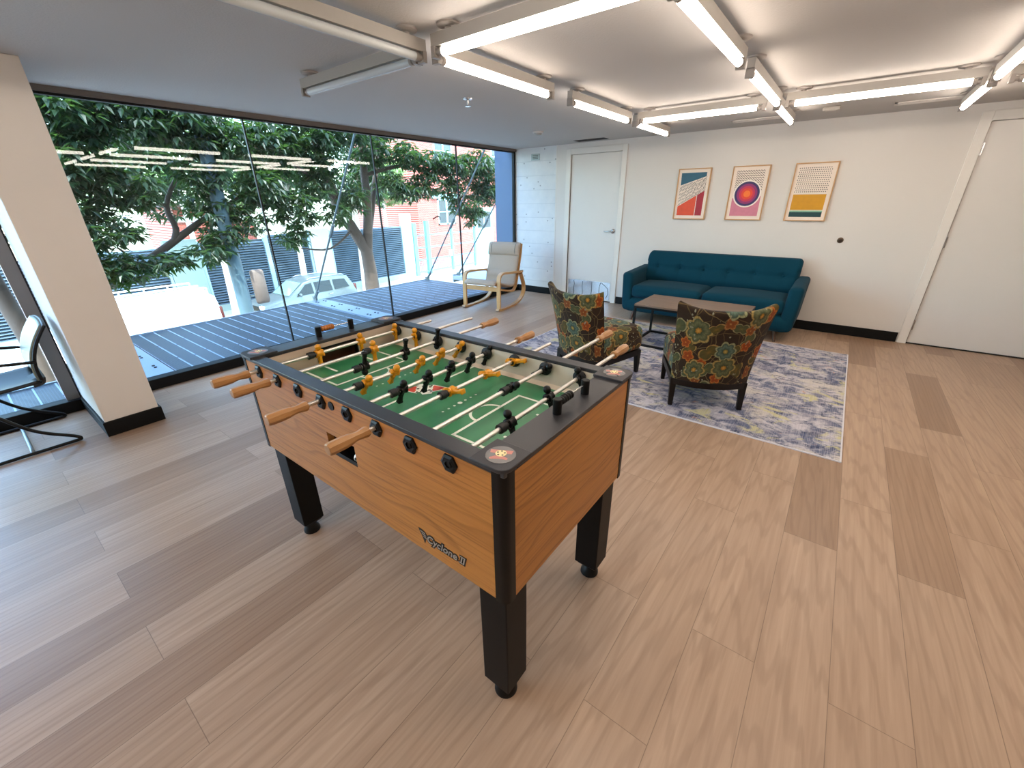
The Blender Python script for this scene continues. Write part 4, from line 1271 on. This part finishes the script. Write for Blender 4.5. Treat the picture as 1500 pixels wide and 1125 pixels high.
def tie(label, p0, p1):
    t = thing('tie_rod', label, 'tie rod', (p0[0], p0[1], p0[2]+.004), 0, 'tie rods holding up the canopy')
    d = Vector(p1)-Vector(p0)
    obj('rod', MB().tube([(0,0,.02), tuple(d)], .013, 8), M_ROD, t)
    obj('clevis', MB().box(-.05, .05, -.014, .014, 0, .06).tube([(0,0,.03), tuple(d*.06)], .024, 8), M_ROD, t, smooth=False)
    q = d*.40
    obj('turnbuckle', MB().tube([tuple(d*.37), tuple(d*.43)], .024, 8), M_ROD, t)
tie('slanting grey tie rod rising from the channel end in front of the parked silver car', (-6.86, 3.53, -.046), (-4.63, 3.50, 2.75))
tie('slanting grey tie rod rising from the far corner of the grating', (-6.80, 5.98, -.056), (-4.63, 5.90, 2.75))
tie('slanting grey tie rod rising from the lower canopy slab near the rocking chair', (-6.84, 6.95, -.096), (-4.63, 6.9, 2.70))
struct('wall_exterior', MB().box(-4.90, -4.545, 5.985, 6.25, -3.4, 2.6), plain('blue grey painted concrete', '#55647c', .7, var=.08, bump=.1, bscale=30), smooth=False)

# ------------------------------------------------------------------ street
M_ASPH = plain('sunlit asphalt', '#777674', .85, var=.12, scale=3)
M_PAVE = plain('pale concrete pavement', '#9c9892', .85, var=.08, scale=2)
struct('ground_street', MB().box(-60, -4.6, -40, 70, GZ-.3, GZ), M_ASPH, smooth=False)
struct('ground_pavement_far', MB().box(-23.3, -20.7, -40, 70, GZ, GZ+.14), M_PAVE, smooth=False)
struct('ground_pavement_near', MB().box(-10.2, -4.7, -40, 70, GZ, GZ+.14), M_PAVE, smooth=False)

# louvred fence panels between plaster piers
M_LOUV = plain('blue grey steel louvre', '#53626d', .5, .2, var=.06)
M_LPOST = plain('pale blue steel post', '#8fa9b5', .5, .2, var=.05)
M_PLASTER = plain('white rendered wall', '#a9aaa4', .85, var=.06, scale=1.5)
M_PLASTG = plain('grey green rendered wall', '#7d8a80', .85, var=.1, scale=1.5)
M_BACKD = plain('dark yard behind fence', '#2f3a40', .9)
def louvres(label, y0, y1, top):
    t = thing('louvre_fence', label, 'fence', (-23., y0, GZ), 0, 'louvred steel fence panels across the street')
    W = y1-y0; H = top-GZ
    b = MB(); z = .5
    while z < H:
        b.add([(-.05, .04, z), (.04, .04, z-.05), (.04, W-.04, z-.05), (-.05, W-.04, z), (-.05, .04, z+.012), (.04, .04, z-.038), (.04, W-.04, z-.038), (-.05, W-.04, z+.012)],
              [(3,2,1,0),(4,5,6,7),(0,1,5,4),(1,2,6,5),(2,3,7,6),(3,0,4,7)])
        z += .115
    obj('louvre_panel', b, M_LOUV, t, smooth=False)
    obj('backing', MB().box(-.16, -.12, 0, W, 0, H), M_BACKD, t, smooth=False)
    obj('plinth', MB().box(-.12, .10, 0, W, .14, .45), M_PLASTG, t, smooth=False)
    for y in (0, W): obj('post', MB().box(-.08, .08, y-.05, y+.05, .0, H+.06), M_LPOST, t, smooth=False)
louvres('louvred fence panel behind the white van, seen just right of the pillar', 1.75, 5.65, -.25)
louvres('narrow louvred fence panel behind the grey street pole', 7.0, 9.85, -.15)
louvres('louvred fence panel behind the bonnet of the silver car', 9.95, 12.1, .0)
louvres('louvred fence panel behind the forked tree trunk', 13.35, 18.4, .0)
louvres('louvred fence panel far left, seen past the office chair', -3.4, 1.65, -.3)
def pier(label, y0, y1, z1, m):
    tag(obj('wall_pier', MB().box(-23.2, -22.85, y0, y1, GZ, z1), m, bevel=.02, smooth=False), label, 'wall')
pier('grey green rendered pier between louvre panels, above the white van', 5.72, 6.93, .05, M_PLASTG)
pier('white rendered pier dappled with shade, left of the forked tree trunk', 12.17, 13.28, .15, M_PLASTER)
pier('bright white rendered pier beside the blue gate', 18.47, 19.15, .75, M_PLASTER)
# gate
M_GATE = plain('blue painted steel gate', '#5f96ad', .5, .1, var=.05)
t = thing('street_gate', 'pale blue steel vehicle gate in front of the brick building', 'gate', (-23., 19.3, GZ))
W, H = 6.2, 3.55
for y in (.1, 1.25): obj('gate_post', MB().box(-.12, .12, y-.14, y+.14, 0, H+(.1 if y > 1 else 0)), M_GATE, t, smooth=False)
for y in (3.6, 6.1): obj('gate_post', MB().box(-.07, .07, y-.08, y+.08, 0, H-.5), M_GATE, t, smooth=False)
for z in (.35, 1.15, 1.95, 2.75): obj('cross_rail', MB().box(-.03, .03, .2, W, z-.045, z+.045), M_GATE, t, smooth=False)
b = MB()
for k in range(40): b.box(-.012, .012, .3+.148*k, .3+.148*k+.024, .35, 1.15)
obj('lower_bars', b, M_GATE, t, smooth=False)
obj('lock_box', MB().box(.03, .10, 3.2, 3.5, 1.15, 1.6), M_LPOST, t, smooth=False)

# brick building
def m_brick():
    t = NT('red brickwork'); o = t.obj()
    x, y, z = t.sep(o)[:3]
    b = t.n('ShaderNodeTexBrick'); t.l(t.comb(y, z), b.inputs['Vector'])
    b.inputs['Color1'].default_value = hexc('#a85245')+(1,); b.inputs['Color2'].default_value = hexc('#92433a')+(1,); b.inputs['Mortar'].default_value = hexc('#b78d80')+(1,)
    b.inputs['Scale'].default_value = 1; b.inputs['Brick Width'].default_value = .24; b.inputs['Row Height'].default_value = .08; b.inputs['Mortar Size'].default_value = .008
    return t.done(t.bsdf(b.outputs['Color'], .9, 0, .2))
M_BRICK = m_brick()
M_WINF = plain('pale green window frame', '#9fc3be', .5, var=.05)
M_WGLASS = plain('dark window pane', '#3b4347', .15, var=.1)
M_LINTEL = plain('grey green lintel', '#7f9a94', .7, var=.05)
B = thing('brick_building', 'red brick building with pale framed windows across the street, right', 'building', (-27., 23.4, GZ))
W = 16.; H = 12.
obj('walls', MB().box(-8, 0, 0, W, 0, H), M_BRICK, B, smooth=False)
def bwin(y0, y1, z0, z1):
    w = MB(); t_ = .12
    w.box(-.02, .06, y0, y0+t_, z0, z1); w.box(-.02, .06, y1-t_, y1, z0, z1); w.box(-.02, .06, y0, y1, z0, z0+t_); w.box(-.02, .06, y0, y1, z1-t_, z1)
    w.box(-.02, .06, (y0+y1)/2-.08, (y0+y1)/2+.08, z0, z1); w.box(-.02, .05, y0, y1, (z0+z1)/2-.04, (z0+z1)/2+.04)
    f = obj('window', w, M_WINF, B, smooth=False)
    obj('pane', MB().box(0, .01, y0+.05, y1-.05, z0+.05, z1-.05), M_WGLASS, f, smooth=False)
for y in (2.1, 9.0, 12.2):
    for z in (3.05, 7.45): 
        if not (y == 9.0 and z < 5) : bwin(y, y+2.0, z, z+2.0)
for z in (5.05, 9.45): obj('lintel', MB().box(-.02, .12, 1.5, 4.6, z, z+.35), M_LINTEL, B, smooth=False)
dr = obj('door', MB().box(0, .1, 6.4, 9.0, 0, 4.3), plain('sage green entrance', '#7d9486', .6), B, smooth=False)
obj('pane', MB().box(.1, .12, 6.8, 7.6, 2.6, 3.9).box(.1, .12, 7.8, 8.6, 2.6, 3.9), M_WGLASS, dr, smooth=False)
obj('cornice', MB().box(-.1, .3, 0, W, H-.4, H), M_LINTEL, B, smooth=False)
lp = MB().tube([(0, 1.55, 3.55), (.5, 1.55, 3.75), (.75, 1.55, 3.7), (.8, 1.55, 3.5)], .05, 8)
obj('lamp_bracket', lp, M_BLACKMETAL, B)
B2 = thing('low_brick_building', 'low red brick building glimpsed through the leaves behind the fence', 'building', (-31., 8.7, GZ))
obj('walls', MB().box(-6, 0, 0, 4.2, 0, 4.7), M_BRICK, B2, smooth=False)
obj('roof', MB().box(-6.3, .3, -.3, 4.5, 4.7, 4.95), plain('dark roof edge', '#4c3a36', .8), B2, smooth=False)
obj('band', MB().box(0, .06, 0, 4.2, 3.9, 4.2), M_PLASTER, B2, smooth=False)

# street pole and the back of its sign
t = thing('street_pole', 'leaning grey street pole between the van and the silver car', 'pole', (-8.5, 3.08, GZ+.14))
obj('shaft', MB().tube([(0, 0, 0), (0, -.035, 3.0), (0, 0, 5.6), (0, .14, 8.6)], [.125, .115, .10, .085], 16), plain('grey green pole paint', '#5d7480', .5, .2, var=.08), t)
obj('base_collar', MB().lathe([(.19, 0), (.19, .12), (.13, .2)], 'z', (0,0,0), 16), M_ROD, t)
sg = obj('sign_plate', MB().rbox((.02, .285, 3.30), (.012, .24, .62), .05, 3, 2), plain('weathered sign back', '#7d6c64', .6, var=.1), t)
obj('bracket', MB().tube([(0, .08, 3.15), (.01, .2, 3.15)], .012, 8).tube([(0, .08, 3.45), (.01, .2, 3.45)], .012, 8), M_ROD, t)
# small yellow kerb boxes
def ybox(label, loc):
    t = thing('yellow_utility_box', label, 'utility box', loc)
    obj('body', MB().rbox((0,0,.42), (.34,.42,.84), .05, 3, 2), plain('yellow utility paint', '#c9b426', .5, var=.05), t)
    obj('lid', MB().rbox((0,0,.87), (.38,.46,.07), .03, 3, 2), plain('yellow utility lid', '#d6c33a', .5, var=.05), t)
ybox('yellow utility box on the far pavement, right end of the white van', (-21.9, 6.28, GZ+.14))
ybox('yellow utility box on the street seen beside the office chair', (-20.9, .98, GZ+.14))

# ------------------------------------------------------------------ parked vehicles
M_TYRE = plain('black tyre', '#141414', .8)
M_RIM = plain('alloy wheel', '#a9abad', .3, .8)
M_CGLASS = plain('dark car glass', '#171d1f', .12, var=.1, spec=.25)
M_SILVER = plain('silver car paint', '#5d6668', .30, .45, var=.03)
M_WHITEP = plain('white van paint', '#e9e9e6', .4, var=.02)
M_LAMP = plain('clear headlamp', '#dfe3e2', .1, var=.03)
M_REDL = plain('red tail lamp', '#4a1712', .25)
def wheel(parent, x, y, s, r=.35):
    w = obj('wheel', MB().lathe([(.19, x-.0*s), (r-.03, x), (r, x-.03*s), (r, x-.17*s), (r-.03, x-.2*s), (.19, x-.2*s)], 'x', (0, y, r), 28), M_TYRE, parent)
    obj('rim', MB().lathe([(.001, x-.03*s), (.06, x-.015*s), (.17, x-.035*s), (.205, x-.004*s), (.205, x-.15*s)], 'x', (0, y, r), 20), M_RIM, w)
def loft_body(prof, width, tumble, k=10):
    """body from a side outline (y,z): sections across x, narrowing above the waist"""
    b = MB(); n = len(prof)
    xs = [-1, -.985, -.93, -.5, 0, .5, .93, .985, 1]
    ins = [.10, .045, .0, 0, 0, 0, .0, .045, .10]
    cy = sum(p[0] for p in prof)/n; cz = .75
    vs = []
    for x, i in zip(xs, ins):
        for (y, z) in prof:
            tw = 1-tumble*max(0, (z-.95)/.8)
            vs.append((x*width/2*tw, cy+(y-cy)*(1-i*.35), cz+(z-cz)*(1-i)))
    fs = []
    for a in range(len(xs)-1):
        for j in range(n):
            k2 = (j+1) % n
            fs.append((a*n+j, a*n+k2, (a+1)*n+k2, (a+1)*n+j))
    fs.append(tuple(range(n))); fs.append(tuple((len(xs)-1)*n+i for i in range(n))[::-1])
    b.add(vs, fs); return b
# SUV: local y is length, nose at y=0 pointing to -y
V = thing('suv', 'silver sport utility car parked across the street, nose to the left', 'car', (-19.4, 7.25, GZ))
prof = [(.10, .32), (.02, .55), (.04, .78), (.12, .93), (.75, 1.04), (1.15, 1.08), (1.95, 1.62), (2.3, 1.70), (3.4, 1.72), (4.1, 1.66), (4.42, 1.12), (4.5, .8), (4.46, .4), (4.3, .3)]
obj('body', loft_body(prof, 1.84, .16), M_SILVER, V, sharp=32)
def side_glass(pts, x, m=M_CGLASS):
    b = MB()
    for s in (-1, 1):
        q = [(s*(x*(1-.16*max(0, (z-.95)/.8))+.006), y, z) for y, z in pts]
        b.add(q, [tuple(range(len(q)))])
    return b
g = MB()
obj('side_window', side_glass([(1.45, 1.10), (2.0, 1.545), (2.28, 1.58), (2.30, 1.11)], .905), M_CGLASS, V, weld=False, smooth=False)
obj('side_window', side_glass([(2.40, 1.11), (2.38, 1.59), (3.18, 1.59), (3.22, 1.12)], .905), M_CGLASS, V, weld=False, smooth=False)
obj('side_window', side_glass([(3.34, 1.13), (3.30, 1.58), (3.92, 1.55), (4.10, 1.16)], .905), M_CGLASS, V, weld=False, smooth=False)
ws = MB(); ws.add([(-.72, 1.22, 1.135), (.72, 1.22, 1.135), (.64, 1.90, 1.60), (-.64, 1.90, 1.60)], [(0,1,2,3)])
for i in range(4): ws.v[i].z += .008; ws.v[i].y -= .008
obj('windscreen', ws, plain('pale windscreen', '#5f7f7c', .06, spec=.7), V, weld=False, smooth=False)
for s in (-1, 1):
    obj('headlamp', MB().rbox((s*.66, .085, .84), (.36, .16, .17), .05, 3, 2), M_LAMP, V)
    obj('roof_rail', MB().tube([(s*.62, 2.2, 1.70), (s*.62, 2.35, 1.76), (s*.62, 3.9, 1.75), (s*.62, 4.0, 1.69)], .02, 8), M_RIM, V)
    obj('mirror', MB().rbox((s*1.0, 1.62, 1.16), (.16, .10, .14), .04, 3, 1), M_SILVER, V)
    obj('door_handle', MB().box(min(s*.915, s*.935), max(s*.915, s*.935), 2.15, 2.32, .98, 1.01).box(min(s*.915, s*.935), max(s*.915, s*.935), 3.0, 3.17, .98, 1.01), M_RIM, V, smooth=False)
    obj('tail_lamp', MB().rbox((s*.80, 4.40, 1.08), (.18, .14, .34), .04, 3, 1), M_REDL, V)
    for y in (.92, 3.62): wheel(V, s*.93, y, s, .36)
    for y in (.92, 3.62):
        arch = MB().prism([(y+.44*math.cos(PI*k/16), .36+.44*math.sin(PI*k/16)) for k in range(17)], 'x', min(s*.88, s*.924), max(s*.88, s*.924))
        obj('wheel_arch', arch, M_TYRE, V, smooth=False)
obj('grille', MB().box(-.48, .48, .0, .06, .70, .86).box(-.7, .7, .02, .08, .40, .58), M_BLACK, V, smooth=False)
obj('bumper', MB().rbox((0, .06, .60), (1.70, .16, .14), .05, 3, 3), M_SILVER, V)
# white vans
def van(label, loc, nose, rack):
    v = thing('van', label, 'van', loc, 0 if nose > 0 else 180)
    # nose toward +y in local space
    prof = [(-2.45, .35), (-2.5, .6), (-2.46, 1.3), (-2.38, 1.86), (-2.25, 1.96), (1.0, 1.98), (1.3, 1.93), (2.02, 1.22), (2.55, 1.02), (2.66, .82), (2.66, .4), (2.5, .32)]
    obj('body', loft_body(prof, 1.92, .07), M_WHITEP, v, sharp=32)
    b = MB()
    for s in (-1, 1):
        b.add([(s*.955, y, z) for y, z in ((.95, 1.22), (.92, 1.72), (1.28, 1.72), (1.80, 1.22))], [(0,1,2,3)])
    obj('side_window', b, M_CGLASS, v, weld=False, smooth=False)
    ws = MB(); ws.add([(-.80, 1.98, 1.285), (.80, 1.98, 1.285), (.76, 1.36, 1.895), (-.76, 1.36, 1.895)], [(0,1,2,3)])
    for p in ws.v: p.z += .01; p.y += .01
    obj('windscreen', ws, plain('pale green windscreen', '#8fa6a6', .06, spec=.7), v, weld=False, smooth=False)
    for s in (-1, 1):
        for y in (-1.55, 1.75): wheel(v, s*.965, y, s, .34)
        obj('headlamp', MB().rbox((s*.74, 2.58, .86), (.30, .14, .18), .04, 3, 1), M_LAMP, v)
        obj('tail_lamp', MB().rbox((s*.88, -2.44, 1.25), (.12, .10, .5), .03, 3, 1), M_REDL, v)
    if rack:
        r = MB()
        for s in (-1, 1):
            for z in (2.05, 2.18): r.tube([(s*.82, -2.2, z), (s*.82, 1.2, z)], .028, 8)
            for k in range(6): r.tube([(s*.82, -2.2+.68*k, 1.95), (s*.82, -2.2+.68*k, 2.18)], .025, 8)
        for k in range(6): r.tube([(-.82, -2.2+.68*k, 2.05), (.82, -2.2+.68*k, 2.05)], .022, 8)
        for s in (-.3, .3): r.tube([(s, -2.3, 2.12), (s, 1.3, 2.12)], .03, 8)
        obj('ladder_rack', r, plain('white rack tube', '#d3d6d6', .4), v)
        m = MB(); rr = random.Random(4)
        for k in range(5):
            y = .20-.11*k; m.box(.957, .962, y-.035, y+.035, 1.34, 1.42); m.box(.957, .962, y-.03, y+.01, 1.24, 1.30)
        obj('lettering', m, plain('grey faded lettering', '#8d8f92', .6), v, smooth=False)
    return v
van('white van with a ladder rack parked across the street, just right of the pillar', (-18.2, 2.95, GZ), -1, True)
van('white van whose nose shows at the left edge behind the office chair', (-17.4, -2.55, GZ), 1, False)

# ------------------------------------------------------------------ trees
def m_leaf(name, a, b_, tr):
    t = NT(name); o = t.obj()
    n = t.noise(o, 2.3, 3)
    c = t.mix(n, hexc(a), hexc(b_))
    p = t.bsdf(c, .42, 0, .45)
    tl = t.n('ShaderNodeBsdfTranslucent'); tl.inputs[0].default_value = hexc(tr)+(1,)
    mx = t.n('ShaderNodeMixShader'); mx.inputs[0].default_value = .28
    t.l(p, mx.inputs[1]); t.l(tl.outputs[0], mx.inputs[2])
    return t.done(mx.outputs[0])
M_LEAF = m_leaf('dark magnolia leaf', '#12211b', '#1e3327', '#5c8436')
M_LEAFL = m_leaf('bright spring leaf', '#5f8350', '#86a06a', '#a8c070')
M_BARK = plain('grey brown bark', '#5a4b42', .85, var=.25, scale=9, bump=.5, bscale=40)
M_BARKP = plain('pale bark', '#c3b7a6', .85, var=.2, scale=9, bump=.4, bscale=40)
def leaves(blobs, n, size, rg, per=8):
    """rosettes of long drooping leaves scattered through ellipsoid clumps (cx,cy,cz,rx,ry,rz)"""
    b = MB(); wt = lambda q: (q[3]*q[4]*q[5]) if q[3] < 1.5 else q[3]*q[4]*q[5]*.09; tot = sum(wt(q) for q in blobs)
    for q in blobs:
        m = max(3, int(n*wt(q)/tot))
        for _ in range(m):
            while True:
                p = Vector((rg.uniform(-1,1), rg.uniform(-1,1), rg.uniform(-1,1)))
                if p.length < 1: break
            c = Vector((q[0]+p.x*q[3], q[1]+p.y*q[4], q[2]+p.z*q[5]))
            a0 = rg.uniform(0, 2*PI)
            for k in range(per):
                a = a0+2*PI*k/per+rg.uniform(-.3, .3)
                d = Vector((math.cos(a), math.sin(a), rg.uniform(-1.1, .25))).normalized()
                l = size*rg.uniform(.7, 1.2); w = l*.17
                sd = d.cross(Vector((0,0,1)))
                if sd.length < .01: sd = Vector((1,0,0))
                sd.normalize(); up = sd.cross(d)
                m1 = c+d*l*.5
                b.add([c+d*.03, m1+sd*w+up*w*.3, c+d*l-Vector((0,0,l*.12)), m1-sd*w+up*w*.3], [(0,1,2),(0,2,3)])
    return b
def tree(label, name, limbs, blobs, n, size, leafm, barkm, seed):
    rg = random.Random(seed)
    p0 = limbs[0][0][0]
    t = thing(name, label, 'tree', p0)
    o = Vector(p0)
    first = True
    for path, r0, r1 in limbs:
        pts = smooth_path([tuple(Vector(p)-o) for p in path], 4)
        # slight natural waver
        rr = [r0+(r1-r0)*i/(len(pts)-1) for i in range(len(pts))]
        obj('trunk' if first else 'branch', MB().tube(pts, rr, 10), barkm, t)
        first = False
    bl = [(q[0]-o.x, q[1]-o.y, q[2]-o.z)+tuple(q[3:]) for q in blobs]
    obj('foliage', leaves(bl, n, size, rg), leafm, t, weld=False, smooth=False)
    return t
X9 = -9.0
def twigs(a, b_): return [a, b_]
# tree with the forked trunk, right of the silver car
tree('dark-leaved street tree with a forked trunk in the middle of the window', 'street_tree',
     [([(X9, 6.12, GZ+.1), (X9, 6.12, -1.9), (X9, 6.114, -.787), (X9, 6.131, -.123), (X9, 6.104, .44)], .22, .135),
      ([(X9, 6.105, .40), (X9-.1, 5.888, .903), (X9-.15, 5.642, 1.408), (X9-.1, 5.493, 1.877), (X9, 5.34, 2.253), (X9+.1, 5.25, 3.1)], .135, .085),
      ([(X9, 6.13, .36), (X9+.05, 6.208, .96), (X9+.1, 6.257, 1.543), (X9+.1, 6.269, 2.101), (X9+.1, 6.4, 3.3)], .115, .07),
      ([(X9, 6.17, .62), (X9-.1, 6.465, 1.249), (X9-.2, 6.717, 1.834), (X9-.25, 6.916, 2.339), (X9-.3, 7.2, 3.2)], .08, .045),
      ([(X9-.1, 5.56, 1.55), (X9+.3, 4.9, 1.9), (X9+.6, 4.2, 2.3)], .05, .02),
      ([(X9+.1, 6.27, 2.0), (X9+.3, 7.0, 2.2), (X9+.5, 8.1, 2.3), (X9+.6, 9.3, 2.0)], .05, .02),
      ([(X9+.55, 8.6, 2.2), (X9+.6, 9.4, 1.75), (X9+.7, 9.9, 1.3)], .025, .012),
      ([(X9-.1, 5.9, .9), (X9+.2, 5.1, .55), (X9+.3, 4.4, .62)], .03, .012)],
     [(-8.7, 4.2, 2.45, .6, .5, .42), (-8.6, 3.85, 1.75, .6, .5, .36), (-8.6, 4.35, 1.35, .5, .42, .36), (-8.7, 3.5, 1.2, .4, .38, .28), (-8.6, 4.9, 2.65, .6, .55, .45),
      (-8.7, 5.05, 2.1, .5, .35, .3), (-8.5, 5.6, 2.85, .6, .55, .35), (-8.7, 5.75, 1.55, .4, .3, .35), (-8.5, 6.65, 1.8, .4, .38, .28), (-8.5, 7.1, 1.72, .4, .42, .26),
      (-8.5, 7.75, 2.35, .5, .42, .30), (-8.4, 8.35, 2.25, .5, .45, .36), (-8.3, 9.3, 2.3, .5, .55, .42), (-8.3, 9.6, 1.65, .45, .48, .34), (-8.4, 8.5, 1.75, .4, .4, .28),
      (-8.3, 9.2, 1.05, .3, .35, .25), (-8.4, 7.6, 1.85, .4, .4, .3), (-8.3, 8.9, 1.35, .4, .5, .3), (-8.3, 9.9, 2.0, .4, .4, .6), (-8.4, 7.0, 2.45, .45, .4, .25), (-8.6, 5.2, 1.25, .4, .3, .22), (-8.7, 4.9, 1.75, .4, .35, .3), (-8.6, 6.3, 2.5, .4, .35, .3), (-8.6, 4.25, .85, .4, .34, .18), (-9.6, 6.4, 4.6, 2.2, 3.2, 1.1), (-9.6, 7.2, 3.2, .8, .6, .4)],
     3300, .18, M_LEAF, M_BARK, 11)
# tree whose long bough reaches in from behind the pillar
tree('dark-leaved street tree at left, its long low bough passing behind the street pole', 'street_tree',
     [([(X9, .27, GZ+.1), (X9, .29, -1.6), (X9, .34, -.5), (X9, .30, .276), (X9, .30, .814), (X9, .5, 2.2), (X9-.1, .8, 3.6)], .115, .08),
      ([(X9, .33, -.16), (X9, .749, -.058), (X9, 1.216, .216), (X9+.05, 1.709, .481), (X9+.1, 2.254, .81), (X9+.1, 2.847, 1.177), (X9+.1, 3.344, 1.441), (X9, 3.938, 1.726)], .095, .03),
      ([(X9+.1, 2.40, .90), (X9+.1, 2.473, 1.1), (X9+.1, 2.45, 1.453), (X9+.1, 2.754, 1.917), (X9, 3.2, 2.3)], .055, .02),
      ([(X9+.1, 2.45, 1.42), (X9+.15, 2.1, 1.7), (X9+.2, 1.8, 2.1)], .03, .012),
      ([(X9+.05, 1.85, .56), (X9+.2, 1.6, .9), (X9+.3, 1.3, 1.0)], .02, .01),
      ([(X9, .4, 1.2), (X9+.2, 1.2, 1.9), (X9+.3, 2.0, 2.5)], .06, .02)],
     [(-8.5, 1.6, 2.6, .6, .6, .36), (-8.5, 2.2, 2.62, .6, .6, .35), (-8.5, 2.85, 2.55, .6, .5, .36), (-8.5, 1.45, 2.05, .55, .45, .36), (-8.5, 3.4, 2.45, .5, .35, .35),
      (-8.6, 1.25, 1.6, .5, .42, .34), (-8.5, 1.95, 1.72, .45, .4, .3), (-8.5, 2.9, 1.9, .4, .35, .3), (-8.5, 1.5, 1.15, .45, .45, .26), (-8.6, 2.95, 1.42, .4, .34, .26),
      (-8.6, 1.4, .62, .5, .5, .26), (-8.7, 2.1, .62, .45, .4, .18), (-8.6, 3.0, 1.0, .4, .36, .2), (-8.6, 2.8, .72, .4, .4, .18), (-8.8, .1, 1.5, .6, .6, .6),
      (-8.6, .95, .85, .5, .3, .3), (-9.6, 1.4, 4.4, 2.2, 3.2, 1.1)],
     2900, .185, M_LEAF, M_BARK, 5)
def far_tree(label, x, y, z, r, seed, m=M_LEAFL, pale=True, tz=GZ+.1):
    rg = random.Random(seed)
    bl = [(x+rg.uniform(-.5,.5)*r, y+rg.uniform(-.9,.9)*r, z+rg.uniform(-.5,.6)*r, r*.5, r*.5, r*.4) for _ in range(9)]
    tree(label, 'background_tree', [([(x, y, tz), (x, y+.1, (tz+z)/2), (x, y, z)], .17, .09), ([(x, y, z-.6*r), (x, y+.5*r, z+.2*r)], .07, .03), ([(x, y, z-.5*r), (x, y-.5*r, z+.3*r)], .07, .03)], bl, 520, .36, m, M_BARKP if pale else M_BARK, seed)
far_tree('pale-barked pavement tree standing beside the louvre panel behind the street pole', -20.9, 7.05, 2.6, 2.1, 21, M_LEAF)
far_tree('leafy pavement tree behind the roof of the silver car', -21.9, 10.9, 3.2, 2.1, 29, M_LEAF)
far_tree('pale-barked pavement tree just left of the forked trunk, trunk in full sun', -21.6, 14.2, 2.9, 2.0, 22, M_LEAF)
far_tree('bright green tree behind the louvre fence, middle of the window', -27.5, 13.0, 2.6, 2.3, 23)
far_tree('bright green tree behind the white pier left of the brick building', -27.0, 20.2, 2.6, 1.9, 24)
far_tree('bright green tree behind the fence above the white van', -28., 3.2, 2.4, 2.4, 25)
far_tree('bright green tree behind the fence, above the street pole', -27.6, 8.2, 3.6, 2.2, 26)
far_tree('tall bright green tree behind the yard, upper middle of the window', -33., 17.5, 6.0, 3.2, 27)

# ------------------------------------------------------------------ light
W_ = bpy.data.worlds.new('World'); SC.world = W_; W_.use_nodes = True
nt = W_.node_tree; nt.nodes.clear()
sky = nt.nodes.new('ShaderNodeTexSky'); sky.sky_type = 'NISHITA'; sky.sun_disc = False
sky.sun_elevation = R(64); sky.sun_rotation = R(120); sky.air_density = 1.0; sky.dust_density = 1.5; sky.ozone_density = 1.0
bg = nt.nodes.new('ShaderNodeBackground'); bg.inputs[1].default_value = SKY_S if 'SKY_S' in globals() else 1.6
wo = nt.nodes.new('ShaderNodeOutputWorld')
nt.links.new(sky.outputs[0], bg.inputs[0]); nt.links.new(bg.outputs[0], wo.inputs[0])
sl = bpy.data.lights.new('sun', 'SUN'); sl.energy = 6.4; sl.angle = R(.55); sl.color = (1, .95, .87)
so = bpy.data.objects.new('sun', sl); COL.objects.link(so)
dirv = Vector((-.37, .22, -.90))
so.rotation_euler = dirv.to_track_quat('-Z', 'Y').to_euler(); so.location = (20, -10, 30)

# ------------------------------------------------------------------ camera
cd = bpy.data.cameras.new('camera'); cam = bpy.data.objects.new('camera', cd); COL.objects.link(cam)
cd.sensor_fit = 'HORIZONTAL'; cd.sensor_width = 36; cd.lens = 36*608.41/1500
cd.clip_start = .03; cd.clip_end = 300
right = Vector((0.79602821, 0.60515039, -0.01149321)); up = Vector((-0.23650364, 0.32846918, 0.91442552)); fwd = Vector((-0.55714012, 0.72519032, -0.40459101))
m = Matrix((right, up, -fwd)).transposed().to_4x4(); m.translation = (0, 0, 1.4571)
cam.matrix_world = m
SC.camera = cam
vs = SC.view_settings
vs.view_transform = 'Standard'; vs.look = 'None'; vs.gamma = 1; vs.use_curve_mapping = False; vs.exposure = 0.8
